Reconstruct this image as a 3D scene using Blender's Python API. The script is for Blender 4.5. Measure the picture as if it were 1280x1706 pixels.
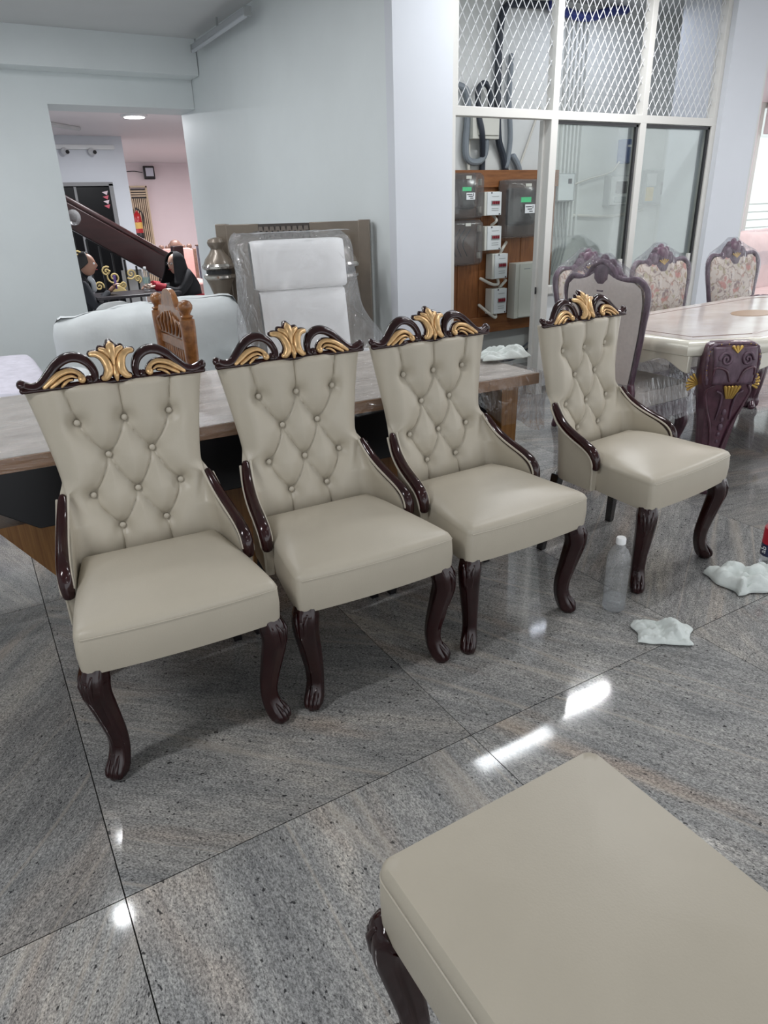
import bpy, bmesh, math, random
from mathutils import Vector, Matrix, noise
R = math.radians
random.seed(7)
for o in list(bpy.data.objects):
    bpy.data.objects.remove(o)
scene = bpy.context.scene
C = scene.collection

# ------------------------------------------------------------------ camera
YAW, PITCH, ROLL, FPX, CAMH = 0.523978, 0.412779, -0.032899, 1148.56, 1.40
fw = Vector((math.sin(YAW)*math.cos(PITCH), math.cos(YAW)*math.cos(PITCH), -math.sin(PITCH)))
rt0 = Vector((math.cos(YAW), -math.sin(YAW), 0)); up0 = rt0.cross(fw)
cr, sr = math.cos(ROLL), math.sin(ROLL)
rt = cr*rt0 + sr*up0; upv = -sr*rt0 + cr*up0
cam_d = bpy.data.cameras.new('camera'); cam = bpy.data.objects.new('camera', cam_d); C.objects.link(cam)
cam.matrix_world = Matrix(((rt.x, upv.x, -fw.x, 0), (rt.y, upv.y, -fw.y, 0), (rt.z, upv.z, -fw.z, CAMH), (0, 0, 0, 1)))
cam_d.sensor_fit = 'VERTICAL'; cam_d.sensor_height = 36; cam_d.lens = FPX/1706*36
cam_d.clip_start = 0.05; cam_d.clip_end = 100
scene.camera = cam

# ------------------------------------------------------------------ world, exposure
w = bpy.data.worlds.new('daylight'); scene.world = w; w.use_nodes = True
w.node_tree.nodes['Background'].inputs[0].default_value = (0.93, 0.96, 1.0, 1)
w.node_tree.nodes['Background'].inputs[1].default_value = 1.3
scene.view_settings.view_transform = 'Standard'; scene.view_settings.look = 'None'
scene.view_settings.exposure = 0.40; scene.view_settings.gamma = 1.0
scene.view_settings.use_curve_mapping = False

def area(name, loc, sx, sy, power, col=(1, 1, 1), rot=(0, 0, 0)):
    l = bpy.data.lights.new(name, 'AREA'); l.shape = 'RECTANGLE'; l.size = sx; l.size_y = sy; l.energy = power; l.color = col
    o = bpy.data.objects.new(name, l); C.objects.link(o); o.location = loc; o.rotation_euler = rot
    return o
# showroom ceiling tubes without housings; several added unseen to brighten walls and seats
TUBES_AND_FILL = [(4.17, 3.58, .56, 18), (1.0, -0.6, 1.2, 3), (-1.6, 1.2, 1.2, 30), (3.6, 0.4, 1.2, 4), (6.6, 1.6, 1.2, 36), (-1.2, 4.9, 1.2, 17), (1.2, -3.0, 1.2, 14), (0.7, 5.9, 1.2, 14), (-2.4, 6.2, 1.2, 14), (0.7, 4.3, 1.2, 14), (3.0, 1.9, 1.2, 15)]
CEIL = 2.92
for x, y, l, pw in TUBES_AND_FILL: area('tube_and_fill_light', (x, y, CEIL-.07), l, .03, pw, (.97, .98, 1))
area('soft_glow_light', (3.25, 3.52, CEIL-.02), .8, .22, 9, (.92, .96, 1))  # added soft area light for the dim strip reflected in the floor
area('hall_downlight', (2.28, 9.57, 2.48), .16, .16, 85, (.95, .97, 1))
area('hall_tube_light', (4.6, 14.2, 2.45), 1.2, .05, 115, (1, .92, .94))
area('meter_room_tube_light', (5.0, 4.7, 2.84), 1.0, .05, 3.2, (.80, .86, 1))
area('side_hall_pink_fill', (8.2, 4.6, 2.8), 1.2, .05, 30, (1, .93, .93))  # unseen lamp added to light the side hall pink
area('showroom_downlight', (0.0, 3.68, CEIL-.03), .075, .075, 2.5, (.95, .98, 1))

# ------------------------------------------------------------------ materials
MATS = {}
def nd(nt, t, **kw):
    n = nt.nodes.new(t)
    for k, v in kw.items():
        if k in n.inputs: n.inputs[k].default_value = v
        else: setattr(n, k, v)
    return n
def mat(name, col, rough=.5, metal=0, var=0, scale=20, bump=0, bscale=None, coat=0, spec=.5, col2=None, stretch=None, trans=0, alpha=1, emit=0, sheen=0, sub=0):
    m = bpy.data.materials.new(name); m.use_nodes = True; nt = m.node_tree; L = nt.links
    b = nt.nodes['Principled BSDF']
    b.inputs['Base Color'].default_value = (*col, 1); b.inputs['Roughness'].default_value = rough; b.inputs['Metallic'].default_value = metal
    b.inputs['Coat Weight'].default_value = coat; b.inputs['Coat Roughness'].default_value = .06
    b.inputs['Specular IOR Level'].default_value = spec
    b.inputs['Transmission Weight'].default_value = trans; b.inputs['Alpha'].default_value = alpha
    if emit: b.inputs['Emission Color'].default_value = (*col, 1); b.inputs['Emission Strength'].default_value = emit
    if sheen: b.inputs['Sheen Weight'].default_value = sheen
    tc = nd(nt, 'ShaderNodeTexCoord'); mp = nd(nt, 'ShaderNodeMapping')
    if stretch: mp.inputs['Scale'].default_value = stretch
    L.new(tc.outputs['Object'], mp.inputs[0])
    if var or col2:
        n = nd(nt, 'ShaderNodeTexNoise', Scale=scale, Detail=6, Roughness=.6); L.new(mp.outputs[0], n.inputs['Vector'])
        cr_ = nd(nt, 'ShaderNodeValToRGB'); e = cr_.color_ramp.elements
        c2 = col2 or tuple(c*(1-var) for c in col); c1 = col if col2 else tuple(min(1, c*(1+var)) for c in col)
        e[0].position = .32; e[1].position = .68; e[0].color = (*c2, 1); e[1].color = (*c1, 1)
        L.new(n.outputs['Fac'], cr_.inputs[0]); L.new(cr_.outputs[0], b.inputs['Base Color'])
    if bump:
        n2 = nd(nt, 'ShaderNodeTexNoise', Scale=bscale or scale, Detail=5); L.new(mp.outputs[0], n2.inputs['Vector'])
        bp = nd(nt, 'ShaderNodeBump', Strength=bump, Distance=.01); L.new(n2.outputs['Fac'], bp.inputs['Height']); L.new(bp.outputs[0], b.inputs['Normal'])
    MATS[name] = m
    return m
def film_mat(name, tint=(.97, .98, 1), gloss=.05, milk=.03, bscale=9, bstr=.9, rough=.12):
    m = bpy.data.materials.new(name); m.use_nodes = True; nt = m.node_tree; L = nt.links; nt.nodes.clear()
    out = nd(nt, 'ShaderNodeOutputMaterial'); tr = nd(nt, 'ShaderNodeBsdfTransparent'); tr.inputs[0].default_value = (*tint, 1)
    gl = nd(nt, 'ShaderNodeBsdfGlossy', Roughness=rough); df = nd(nt, 'ShaderNodeBsdfDiffuse'); df.inputs[0].default_value = (.85, .87, .88, 1)
    tc = nd(nt, 'ShaderNodeTexCoord'); mp = nd(nt, 'ShaderNodeMapping'); mp.inputs['Scale'].default_value = (1, 1.6, .6); L.new(tc.outputs['Object'], mp.inputs[0])
    n = nd(nt, 'ShaderNodeTexNoise', Scale=bscale, Detail=4, Distortion=1.5); L.new(mp.outputs[0], n.inputs['Vector'])
    bp = nd(nt, 'ShaderNodeBump', Strength=bstr, Distance=.03); L.new(n.outputs['Fac'], bp.inputs['Height'])
    L.new(bp.outputs[0], gl.inputs['Normal'])
    a = nd(nt, 'ShaderNodeMixShader', Fac=milk) if False else nt.nodes.new('ShaderNodeMixShader'); a.inputs[0].default_value = milk
    L.new(tr.outputs[0], a.inputs[1]); L.new(df.outputs[0], a.inputs[2])
    fr = nd(nt, 'ShaderNodeFresnel', IOR=1.35); L.new(bp.outputs[0], fr.inputs['Normal'])
    mu = nd(nt, 'ShaderNodeMath', operation='MULTIPLY_ADD'); L.new(fr.outputs[0], mu.inputs[0]); mu.inputs[1].default_value = .45; mu.inputs[2].default_value = gloss; mu.use_clamp = True
    b_ = nt.nodes.new('ShaderNodeMixShader'); L.new(mu.outputs[0], b_.inputs[0]); L.new(a.outputs[0], b_.inputs[1]); L.new(gl.outputs[0], b_.inputs[2])
    L.new(b_.outputs[0], out.inputs[0]); MATS[name] = m
    return m

mat('leather', (.47, .425, .345), .38, var=.03, scale=5, bump=.05, bscale=260, spec=.4)
mat('piping', (.50, .455, .375), .42, spec=.4)
mat('mahogany', (.020, .0045, .005), .13, var=.4, scale=14, coat=.0, stretch=(1, 1, .3))
mat('gold_paint', (.62, .40, .19), .32, metal=.45, var=.25, scale=40)
mat('black_wood', (.012, .010, .012), .18, coat=.4)
mat('wall_white', (.70, .745, .75), .62, var=.025, scale=1.6, bump=.03, bscale=60)
mat('wall_cool', (.66, .685, .73), .6, var=.02, scale=1.5)
mat('ceiling_white', (.60, .61, .61), .7, var=.02, scale=2)
mat('wall_pink', (.80, .70, .715), .6, var=.02, scale=2)
mat('room_wall', (.70, .715, .70), .65, var=.05, scale=2.5)
mat('frame_alu', (.64, .63, .595), .35, spec=.5)
mat('mesh_alu', (.70, .71, .72), .35, metal=.2)
mat('gasket', (.02, .02, .022), .5)
mat('hall_floor', (.16, .15, .15), .3)
mat('grout', (.10, .095, .09), .8)
mat('teak', (.30, .115, .035), .42, col2=(.17, .055, .016), scale=9, stretch=(7, 7, .7), bump=.05)
mat('teak_rail', (.32, .125, .04), .40, col2=(.20, .07, .02), scale=9, stretch=(.8, 7, 7))
mat('laminate', (.30, .165, .085), .4, col2=(.21, .11, .055), scale=6, stretch=(.6, 8, 8))
mat('oak_panel', (.36, .175, .055), .38, col2=(.22, .095, .028), scale=8, stretch=(14, 14, .5))
mat('table_top', (.66, .59, .52), .36, col2=(.44, .385, .33), scale=5, stretch=(1, 2.4, 1), bump=.03, bscale=14)
mat('black_panel', (.006, .006, .009), .35)
mat('carved_teak', (.36, .15, .045), .28, col2=(.15, .055, .018), scale=26, coat=.4)
mat('taupe_lacquer', (.20, .165, .13), .28, metal=.25, var=.08, scale=8, coat=.3)
mat('dark_weave', (.06, .05, .045), .45)
mat('weave_light', (.17, .145, .125), .4)
mat('chrome', (.55, .52, .48), .15, metal=.9)
mat('white_sheet', (.60, .63, .635), .85, var=.03, scale=6, bump=.7, bscale=6)
mat('white_leather', (.86, .86, .855), .5, bump=.05, bscale=40)
mat('mattress_cloth', (.56, .54, .61), .8, var=.1, scale=18, bump=.2, bscale=18)
mat('purple_cloth', (.25, .14, .36), .8)
mat('marble', (.72, .66, .62), .16, col2=(.55, .48, .44), scale=3.2, stretch=(1, 1.5, 1), coat=.3)
mat('pearl', (.70, .67, .58), .28, metal=.12, coat=.3)
mat('inlay', (.20, .13, .11), .3)
mat('plum_carved', (.105, .040, .062), .30, col2=(.05, .018, .03), scale=22, coat=.4)
mat('plum_antique', (.15, .09, .125), .42, col2=(.06, .03, .048), scale=60, stretch=(1, 1, .2))
mat('gold_leaf', (.50, .32, .08), .35, metal=.5); mat('inlay_brown', (.34, .22, .13), .3); mat('meter_back', (.13, .09, .075), .5); mat('print_white', (.8, .8, .82), .5)
mat('chair_back_cloth', (.70, .62, .57), .7, var=.05, scale=60)
mat('seat_cloth', (.55, .49, .44), .7, var=.08, scale=60)
mat('grey_conduit', (.22, .25, .28), .45); mat('dark_conduit', (.028, .035, .05), .45); mat('pale_conduit', (.62, .60, .54), .5); mat('blue_pipe', (.03, .045, .22), .4)
mat('enclosure', (.66, .66, .60), .45); mat('enclosure_white', (.72, .75, .76), .45); mat('enclosure_grey', (.36, .38, .38), .45); mat('switch_red', (.28, .015, .03), .4)
mat('meter_dark', (.07, .065, .07), .4); mat('meter_blue', (.045, .07, .17), .4); mat('lcd_green', (.04, .55, .22), .4, emit=.45); mat('paper', (.85, .86, .88), .7); mat('ink', (.03, .03, .04), .6)
mat('box_blue', (.03, .10, .32), .45); mat('box_yellow', (.75, .52, .08), .5)
mat('stair_wood', (.014, .0035, .0035), .28, var=.3, scale=6, coat=.0, stretch=(.4, 3, 3))
mat('wrought_iron', (.010, .010, .011), .45); mat('gold_scroll', (.55, .43, .20), .35, metal=.4)
mat('skin', (.36, .19, .13), .5); mat('skin_light', (.46, .28, .21), .5); mat('black_cloth', (.008, .008, .010), .9); mat('dark_cloth', (.018, .020, .026), .85); mat('red_cloth', (.30, .008, .02), .8); mat('hair', (.010, .008, .008), .5); mat('shirt_white', (.6, .62, .65), .8)
mat('phone_purple', (.15, .06, .38), .25); mat('white_plastic', (.74, .75, .75), .4)
mat('table_dark', (.022, .018, .022), .35)
mat('extinguisher_red', (.45, .012, .015), .25, coat=.4); mat('label_yellow', (.75, .48, .12), .5); mat('black_rubber', (.012, .012, .012), .5)
mat('gate_beige', (.60, .48, .33), .5); mat('gate_dark', (.05, .045, .05), .6)
mat('pink_velvet', (.58, .34, .31), .8, var=.08, scale=12, sheen=.3); mat('gilt_brown', (.22, .13, .09), .45, col2=(.10, .06, .05), scale=40); mat('blue_grey_cloth', (.36, .40, .50), .7, col2=(.20, .2, .27), scale=14)
mat('door_black', (.004, .004, .005), .35, spec=.15); mat('hall_ceiling', (.84, .79, .80), .6); mat('door_frame_grey', (.20, .20, .205), .5); mat('sticker_red', (.55, .08, .12), .5); mat('sticker_pale', (.7, .55, .6), .5)
mat('flood_black', (.012, .012, .014), .4); mat('flood_glass', (.62, .66, .74), .2)
mat('lamp_white', (.95, .97, 1), .4, emit=7.0); mat('lamp_off', (.52, .55, .58), .4); mat('lamp_housing', (.40, .42, .44), .45)
mat('rag', (.70, .745, .72), .95, var=.03, scale=20, bump=.15, bscale=120)
mat('label_red', (.50, .01, .03), .4); mat('label_navy', (.012, .016, .06), .4); mat('cap_white', (.85, .86, .86), .4)
mat('blush_leather', (.72, .57, .56), .45, var=.06, scale=8); mat('rose_wood', (.20, .08, .06), .4)
film_mat('film', gloss=.03, milk=.03, rough=.06); film_mat('film_loose', gloss=.045, milk=.035, bscale=14, bstr=1.0, rough=.06); film_mat('bag_film', tint=(.99, .99, 1), gloss=.04, milk=.09, bscale=10, bstr=1.0, rough=.08); film_mat('glass', tint=(.90, .93, .91), gloss=.025, milk=.02, bstr=0, rough=.02)
film_mat('smoky_cover', tint=(.80, .77, .75), gloss=.05, milk=.07, bstr=.15, bscale=5); film_mat('bottle_plastic', tint=(.96, .97, .98), gloss=.06, milk=.11, bscale=30, bstr=.3, rough=.06); film_mat('bottle_teal', tint=(.65, .85, .83), gloss=.10, milk=.10, bscale=30, bstr=.3)

def granite():
    m = bpy.data.materials.new('granite'); m.use_nodes = True; nt = m.node_tree; L = nt.links; b = nt.nodes['Principled BSDF']
    tc = nd(nt, 'ShaderNodeTexCoord'); oi = nd(nt, 'ShaderNodeObjectInfo')
    ml = nd(nt, 'ShaderNodeMath', operation='MULTIPLY'); L.new(oi.outputs['Random'], ml.inputs[0]); ml.inputs[1].default_value = 6.283
    vr = nd(nt, 'ShaderNodeVectorRotate', rotation_type='Z_AXIS'); L.new(tc.outputs['Object'], vr.inputs['Vector']); L.new(ml.outputs[0], vr.inputs['Angle'])
    m2 = nd(nt, 'ShaderNodeMath', operation='MULTIPLY'); L.new(oi.outputs['Random'], m2.inputs[0]); m2.inputs[1].default_value = 57.0
    va = nd(nt, 'ShaderNodeVectorMath', operation='ADD'); L.new(vr.outputs[0], va.inputs[0]); L.new(m2.outputs[0], va.inputs[1])
    def mapn(s):
        q = nd(nt, 'ShaderNodeMapping'); q.inputs['Scale'].default_value = s; L.new(va.outputs[0], q.inputs[0]); return q
    def ramp(src, stops):
        r = nd(nt, 'ShaderNodeValToRGB'); e = r.color_ramp.elements
        while len(e) < len(stops): e.new(.5)
        for i, (p, c) in enumerate(stops): e[i].position = p; e[i].color = (*c, 1)
        L.new(src, r.inputs[0]); return r
    def mix(a, bb, fac, mode='MIX'):
        x = nd(nt, 'ShaderNodeMix', data_type='RGBA', blend_type=mode)
        if isinstance(fac, float): x.inputs[0].default_value = fac
        else: L.new(fac, x.inputs[0])
        L.new(a, x.inputs[6]); L.new(bb, x.inputs[7]); return x.outputs[2]
    # broad streaks along one direction
    n1 = nd(nt, 'ShaderNodeTexNoise', Scale=1.0, Detail=6, Roughness=.62, Distortion=.6); L.new(mapn((5, 1.1, 1)).outputs[0], n1.inputs['Vector'])
    base = ramp(n1.outputs['Fac'], [(.28, (.185, .187, .190)), (.45, (.26, .26, .256)), (.58, (.315, .308, .296)), (.72, (.42, .395, .36))])
    nb = nd(nt, 'ShaderNodeTexNoise', Scale=1.0, Detail=3, Roughness=.6, Distortion=.3); L.new(mapn((75, 9, 1)).outputs[0], nb.inputs['Vector'])
    st_ = ramp(nb.outputs['Fac'], [(.34, (.78, .78, .79)), (.5, (1, 1, 1)), (.66, (1.18, 1.175, 1.165))])
    c = mix(base.outputs[0], st_.outputs[0], .9, 'MULTIPLY')
    n2 = nd(nt, 'ShaderNodeTexNoise', Scale=1.0, Detail=6, Roughness=.72); L.new(mapn((300, 150, 90)).outputs[0], n2.inputs['Vector'])
    grain = ramp(n2.outputs['Fac'], [(.35, (.20, .20, .205)), (.5, (.93, .93, .93)), (.65, (1.7, 1.69, 1.66))])
    c = mix(c, grain.outputs[0], .9, 'MULTIPLY')
    n3 = nd(nt, 'ShaderNodeTexNoise', Scale=1.0, Detail=2); L.new(mapn((105, 62, 60)).outputs[0], n3.inputs['Vector'])
    sp = ramp(n3.outputs['Fac'], [(.67, (0, 0, 0)), (.715, (.9, .9, .9))])
    blk = nd(nt, 'ShaderNodeRGB'); blk.outputs[0].default_value = (.015, .015, .017, 1)
    c = mix(c, blk.outputs[0], sp.outputs[0])
    n4 = nd(nt, 'ShaderNodeTexNoise', Scale=1.0, Detail=4, Distortion=1.2); L.new(mapn((3.0, .55, 1)).outputs[0], n4.inputs['Vector'])
    sm = ramp(n4.outputs['Fac'], [(.58, (0, 0, 0)), (.74, (.5, .5, .5))])
    pk = nd(nt, 'ShaderNodeRGB'); pk.outputs[0].default_value = (1.35, 1.0, .76, 1)
    tn = mix(c, pk.outputs[0], 1.0, 'MULTIPLY'); c = mix(c, tn, sm.outputs[0])
    n5 = nd(nt, 'ShaderNodeTexNoise', Scale=1.0, Detail=2, Distortion=.4); L.new(mapn((4.2, .22, 1)).outputs[0], n5.inputs['Vector'])
    vn = ramp(n5.outputs['Fac'], [(.485, (0, 0, 0)), (.50, (.42, .42, .42)), (.515, (0, 0, 0))])
    wv_ = nd(nt, 'ShaderNodeRGB'); wv_.outputs[0].default_value = (.46, .41, .35, 1)
    c = mix(c, wv_.outputs[0], vn.outputs[0])
    mr = nd(nt, 'ShaderNodeMapRange'); L.new(oi.outputs['Random'], mr.inputs[0]); mr.inputs[3].default_value = .82; mr.inputs[4].default_value = 1.2
    hs = nd(nt, 'ShaderNodeHueSaturation'); L.new(mr.outputs[0], hs.inputs['Value']); L.new(c, hs.inputs['Color']); c = hs.outputs[0]
    L.new(c, b.inputs['Base Color'])
    b.inputs['Roughness'].default_value = .075; b.inputs['Specular IOR Level'].default_value = .5
    MATS['granite'] = m
granite()
def floral():
    m = bpy.data.materials.new('floral'); m.use_nodes = True; nt = m.node_tree; L = nt.links; b = nt.nodes['Principled BSDF']
    tc = nd(nt, 'ShaderNodeTexCoord'); nz = nd(nt, 'ShaderNodeTexNoise', Scale=14, Detail=3); L.new(tc.outputs['Object'], nz.inputs['Vector'])
    mx = nd(nt, 'ShaderNodeMix', data_type='RGBA', blend_type='LINEAR_LIGHT'); mx.inputs[0].default_value = .06; L.new(tc.outputs['Object'], mx.inputs[6]); L.new(nz.outputs['Color'], mx.inputs[7])
    prev = None
    base = nd(nt, 'ShaderNodeRGB'); base.outputs[0].default_value = (.66, .57, .49, 1); prev = base.outputs[0]
    for sc, th, col in ((17, .30, (.42, .36, .20)), (9.5, .27, (.52, .17, .14)), (13, .22, (.20, .12, .13)), (23, .26, (.48, .30, .20))):
        v = nd(nt, 'ShaderNodeTexVoronoi', Scale=sc, Randomness=.9); L.new(mx.outputs[2], v.inputs['Vector'])
        r = nd(nt, 'ShaderNodeValToRGB'); e = r.color_ramp.elements; e[0].position = th-.05; e[0].color = (.75, .75, .75, 1); e[1].position = th+.04; e[1].color = (0, 0, 0, 1)
        L.new(v.outputs['Distance'], r.inputs[0])
        c = nd(nt, 'ShaderNodeRGB'); c.outputs[0].default_value = (*col, 1)
        x = nd(nt, 'ShaderNodeMix', data_type='RGBA'); L.new(r.outputs[0], x.inputs[0]); L.new(prev, x.inputs[6]); L.new(c.outputs[0], x.inputs[7]); prev = x.outputs[2]
    v = nd(nt, 'ShaderNodeTexVoronoi', Scale=8, feature='DISTANCE_TO_EDGE'); L.new(mx.outputs[2], v.inputs['Vector'])
    r = nd(nt, 'ShaderNodeValToRGB'); e = r.color_ramp.elements; e[0].position = .015; e[0].color = (.7, .7, .7, 1); e[1].position = .05; e[1].color = (0, 0, 0, 1); L.new(v.outputs['Distance'], r.inputs[0])
    c = nd(nt, 'ShaderNodeRGB'); c.outputs[0].default_value = (.34, .22, .18, 1)
    x = nd(nt, 'ShaderNodeMix', data_type='RGBA'); L.new(r.outputs[0], x.inputs[0]); L.new(prev, x.inputs[6]); L.new(c.outputs[0], x.inputs[7])
    L.new(x.outputs[2], b.inputs['Base Color']); b.inputs['Roughness'].default_value = .7; MATS['floral'] = m
floral()

# ------------------------------------------------------------------ mesh helpers
def spline(pts, n=24):
    P = [Vector(p) for p in pts]; out = []
    if len(P) < 3: return [P[0].lerp(P[-1], i/n) for i in range(n+1)]
    Q = [2*P[0]-P[1]] + P + [2*P[-1]-P[-2]]; seg = len(P)-1
    for i in range(n+1):
        t = i/n*seg; k = min(int(t), seg-1); t -= k
        a, b, c, d = Q[k:k+4]
        out.append(.5*((2*b) + (c-a)*t + (2*a-5*b+4*c-d)*t*t + (3*b-a-3*c+d)*t**3))
    return out
def lerpv(vals, t):
    x = t*(len(vals)-1); k = min(int(x), len(vals)-2); return vals[k]+(vals[k+1]-vals[k])*(x-k)
class MB:
    def __init__(s): s.v = []; s.f = []
    def add(s, vs, fs):
        o = len(s.v); s.v += [tuple(v) for v in vs]; s.f += [tuple(i+o for i in f) for f in fs]; return s
    def box(s, c, d, rz=0, rx=0):
        x, y, z = d[0]/2, d[1]/2, d[2]/2; M = Matrix.Rotation(rz, 3, 'Z') @ Matrix.Rotation(rx, 3, 'X')
        vs = [M @ Vector(p)+Vector(c) for p in ((-x, -y, -z), (x, -y, -z), (x, y, -z), (-x, y, -z), (-x, -y, z), (x, -y, z), (x, y, z), (-x, y, z))]
        return s.add(vs, [(0, 3, 2, 1), (4, 5, 6, 7), (0, 1, 5, 4), (1, 2, 6, 5), (2, 3, 7, 6), (3, 0, 4, 7)])
    def tube(s, path, rad, n=10, cap=True, flat=1.0, flute=0, nf=6, up=None, fn=None):
        P = [Vector(p) for p in path]; m = len(P); rings = []
        t0 = (P[1]-P[0]).normalized(); u = Vector(up) if up else (Vector((0, 0, 1)) if abs(t0.z) < .9 else Vector((1, 0, 0)))
        nrm = (u - t0*u.dot(t0)).normalized()
        pts = []
        for i in range(m):
            t = (P[min(i+1, m-1)]-P[max(i-1, 0)]).normalized()
            nrm = (nrm - t*nrm.dot(t)); nrm = nrm.normalized() if nrm.length > 1e-6 else t.orthogonal().normalized()
            bn = t.cross(nrm); f = i/(m-1)
            r = rad(f) if callable(rad) else (lerpv(rad, f) if isinstance(rad, (list, tuple)) else rad)
            rings.append((P[i], t, nrm, bn, r))
        seq = []
        def ring(c, nn, bb, r, f):
            o = []
            for k in range(n):
                a = 2*math.pi*k/n; q = r*(1+(flute*math.cos(nf*a) if flute else 0))
                o.append(c+nn*(math.cos(a)*q)+bb*(math.sin(a)*q*flat))
            return o
        if cap:
            c, t, nn, bb, r = rings[0]
            for a in (0.15, .6): seq.append(ring(c-t*r*.8*math.cos(a*1.57), nn, bb, r*math.sin(a*1.57), 0))
        for i, (c, t, nn, bb, r) in enumerate(rings): seq.append(ring(c, nn, bb, r, i/(m-1)))
        if cap:
            c, t, nn, bb, r = rings[-1]
            for a in (.6, .15): seq.append(ring(c+t*r*.8*math.cos(a*1.57), nn, bb, r*math.sin(a*1.57), 1))
        vs = [p for q in seq for p in q]
        if fn: vs = [fn(p) for p in vs]
        fs = [(i*n+k, i*n+(k+1) % n, (i+1)*n+(k+1) % n, (i+1)*n+k) for i in range(len(seq)-1) for k in range(n)]
        fs += [tuple(range(n))[::-1], tuple((len(seq)-1)*n+k for k in range(n))]
        return s.add(vs, fs)
    def lathe(s, prof, n=20, c=(0, 0, 0), sx=1, sy=1):
        m = len(prof); vs = [(c[0]+r*math.cos(2*math.pi*k/n)*sx, c[1]+r*math.sin(2*math.pi*k/n)*sy, c[2]+z) for r, z in prof for k in range(n)]
        fs = [(i*n+k, i*n+(k+1) % n, (i+1)*n+(k+1) % n, (i+1)*n+k) for i in range(m-1) for k in range(n)]
        fs += [tuple(range(n))[::-1], tuple((m-1)*n+k for k in range(n))]
        return s.add(vs, fs)
    def rings(s, rs, cap=True):
        n = len(rs[0]); vs = [p for q in rs for p in q]
        fs = [(i*n+k, i*n+(k+1) % n, (i+1)*n+(k+1) % n, (i+1)*n+k) for i in range(len(rs)-1) for k in range(n)]
        if cap: fs += [tuple(range(n))[::-1], tuple((len(rs)-1)*n+k for k in range(n))]
        return s.add(vs, fs)
    def prism(s, poly, d0, d1, fn):   # poly in 2D, extruded from d0 to d1, fn(a,b,d)->xyz
        n = len(poly); vs = [fn(a, b, d0) for a, b in poly]+[fn(a, b, d1) for a, b in poly]
        return s.add(vs, [tuple(range(n))[::-1], tuple(range(n, 2*n))]+[(k, (k+1) % n, n+(k+1) % n, n+k) for k in range(n)])
    def grid(s, nu, nv, fn):
        vs = [fn(i/nu, j/nv) for j in range(nv+1) for i in range(nu+1)]
        return s.add(vs, [(j*(nu+1)+i, j*(nu+1)+i+1, (j+1)*(nu+1)+i+1, (j+1)*(nu+1)+i) for j in range(nv) for i in range(nu)])
    def build(s, name, m, parent=None, ang=35, bev=0, sub=0, solid=0, fix=True):
        me = bpy.data.meshes.new(name); me.from_pydata(s.v, [], s.f); me.update()
        if fix:
            bm = bmesh.new(); bm.from_mesh(me); bmesh.ops.recalc_face_normals(bm, faces=bm.faces[:]); bm.to_mesh(me); bm.free()
        if ang:
            me.polygons.foreach_set('use_smooth', [True]*len(me.polygons)); me.set_sharp_from_angle(angle=R(ang))
        me.materials.append(MATS[m])
        o = bpy.data.objects.new(name, me); C.objects.link(o); o.parent = parent
        if bev: b = o.modifiers.new('bevel', 'BEVEL'); b.width = bev; b.segments = 2; b.limit_method = 'ANGLE'
        if solid: q = o.modifiers.new('solid', 'SOLIDIFY'); q.thickness = solid; q.offset = 0
        if sub: q = o.modifiers.new('sub', 'SUBSURF'); q.levels = sub; q.render_levels = sub
        return o
def tag(o, label=None, cat=None, group=None, kind=None):
    if label: o['label'] = label
    if cat: o['category'] = cat
    if group: o['group'] = group
    if kind: o['kind'] = kind
    return o
def thing(name, label, cat, loc=(0, 0, 0), rz=0, group=None):
    o = bpy.data.objects.new(name, None); C.objects.link(o); o.location = loc; o.rotation_euler = (0, 0, rz); o.empty_display_size = .1
    return tag(o, label, cat, group)
def kids(o): return [c for c in C.objects if c.parent == o]
def copy_tree(o, parent=None):
    ch = kids(o); c = o.copy(); C.objects.link(c); c.parent = parent
    for k in ch: copy_tree(k, c)
    return c
def sphere(c, r, n=12, sz=(1, 1, 1)):
    b = MB(); m = n//2
    b.rings([[(c[0]+r*sz[0]*math.sin(math.pi*(j+.02)/(m+.04))*math.cos(2*math.pi*k/n), c[1]+r*sz[1]*math.sin(math.pi*(j+.02)/(m+.04))*math.sin(2*math.pi*k/n), c[2]-r*sz[2]*math.cos(math.pi*(j+.02)/(m+.04))) for k in range(n)] for j in range(m+1)])
    return b
def struct(name, mb, m, parent=None, **kw):
    o = mb.build(name, m, parent, **kw); o['kind'] = 'structure'; return o
def rrect(hx, hy, r, n=5, cx=0, cy=0):
    out = []
    for sx, sy, a0 in ((1, 1, 0), (-1, 1, 90), (-1, -1, 180), (1, -1, 270)):
        for k in range(n+1):
            a = R(a0+90*k/n); out.append((cx+sx*(hx-r)+r*math.cos(a), cy+sy*(hy-r)+r*math.sin(a)))
    return out
def XZ(y0): return lambda a, b, d: (a, y0+d, b)
def YZ(x0): return lambda a, b, d: (x0+d, a, b)
def XY(z0): return lambda a, b, d: (a, b, z0+d)
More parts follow.
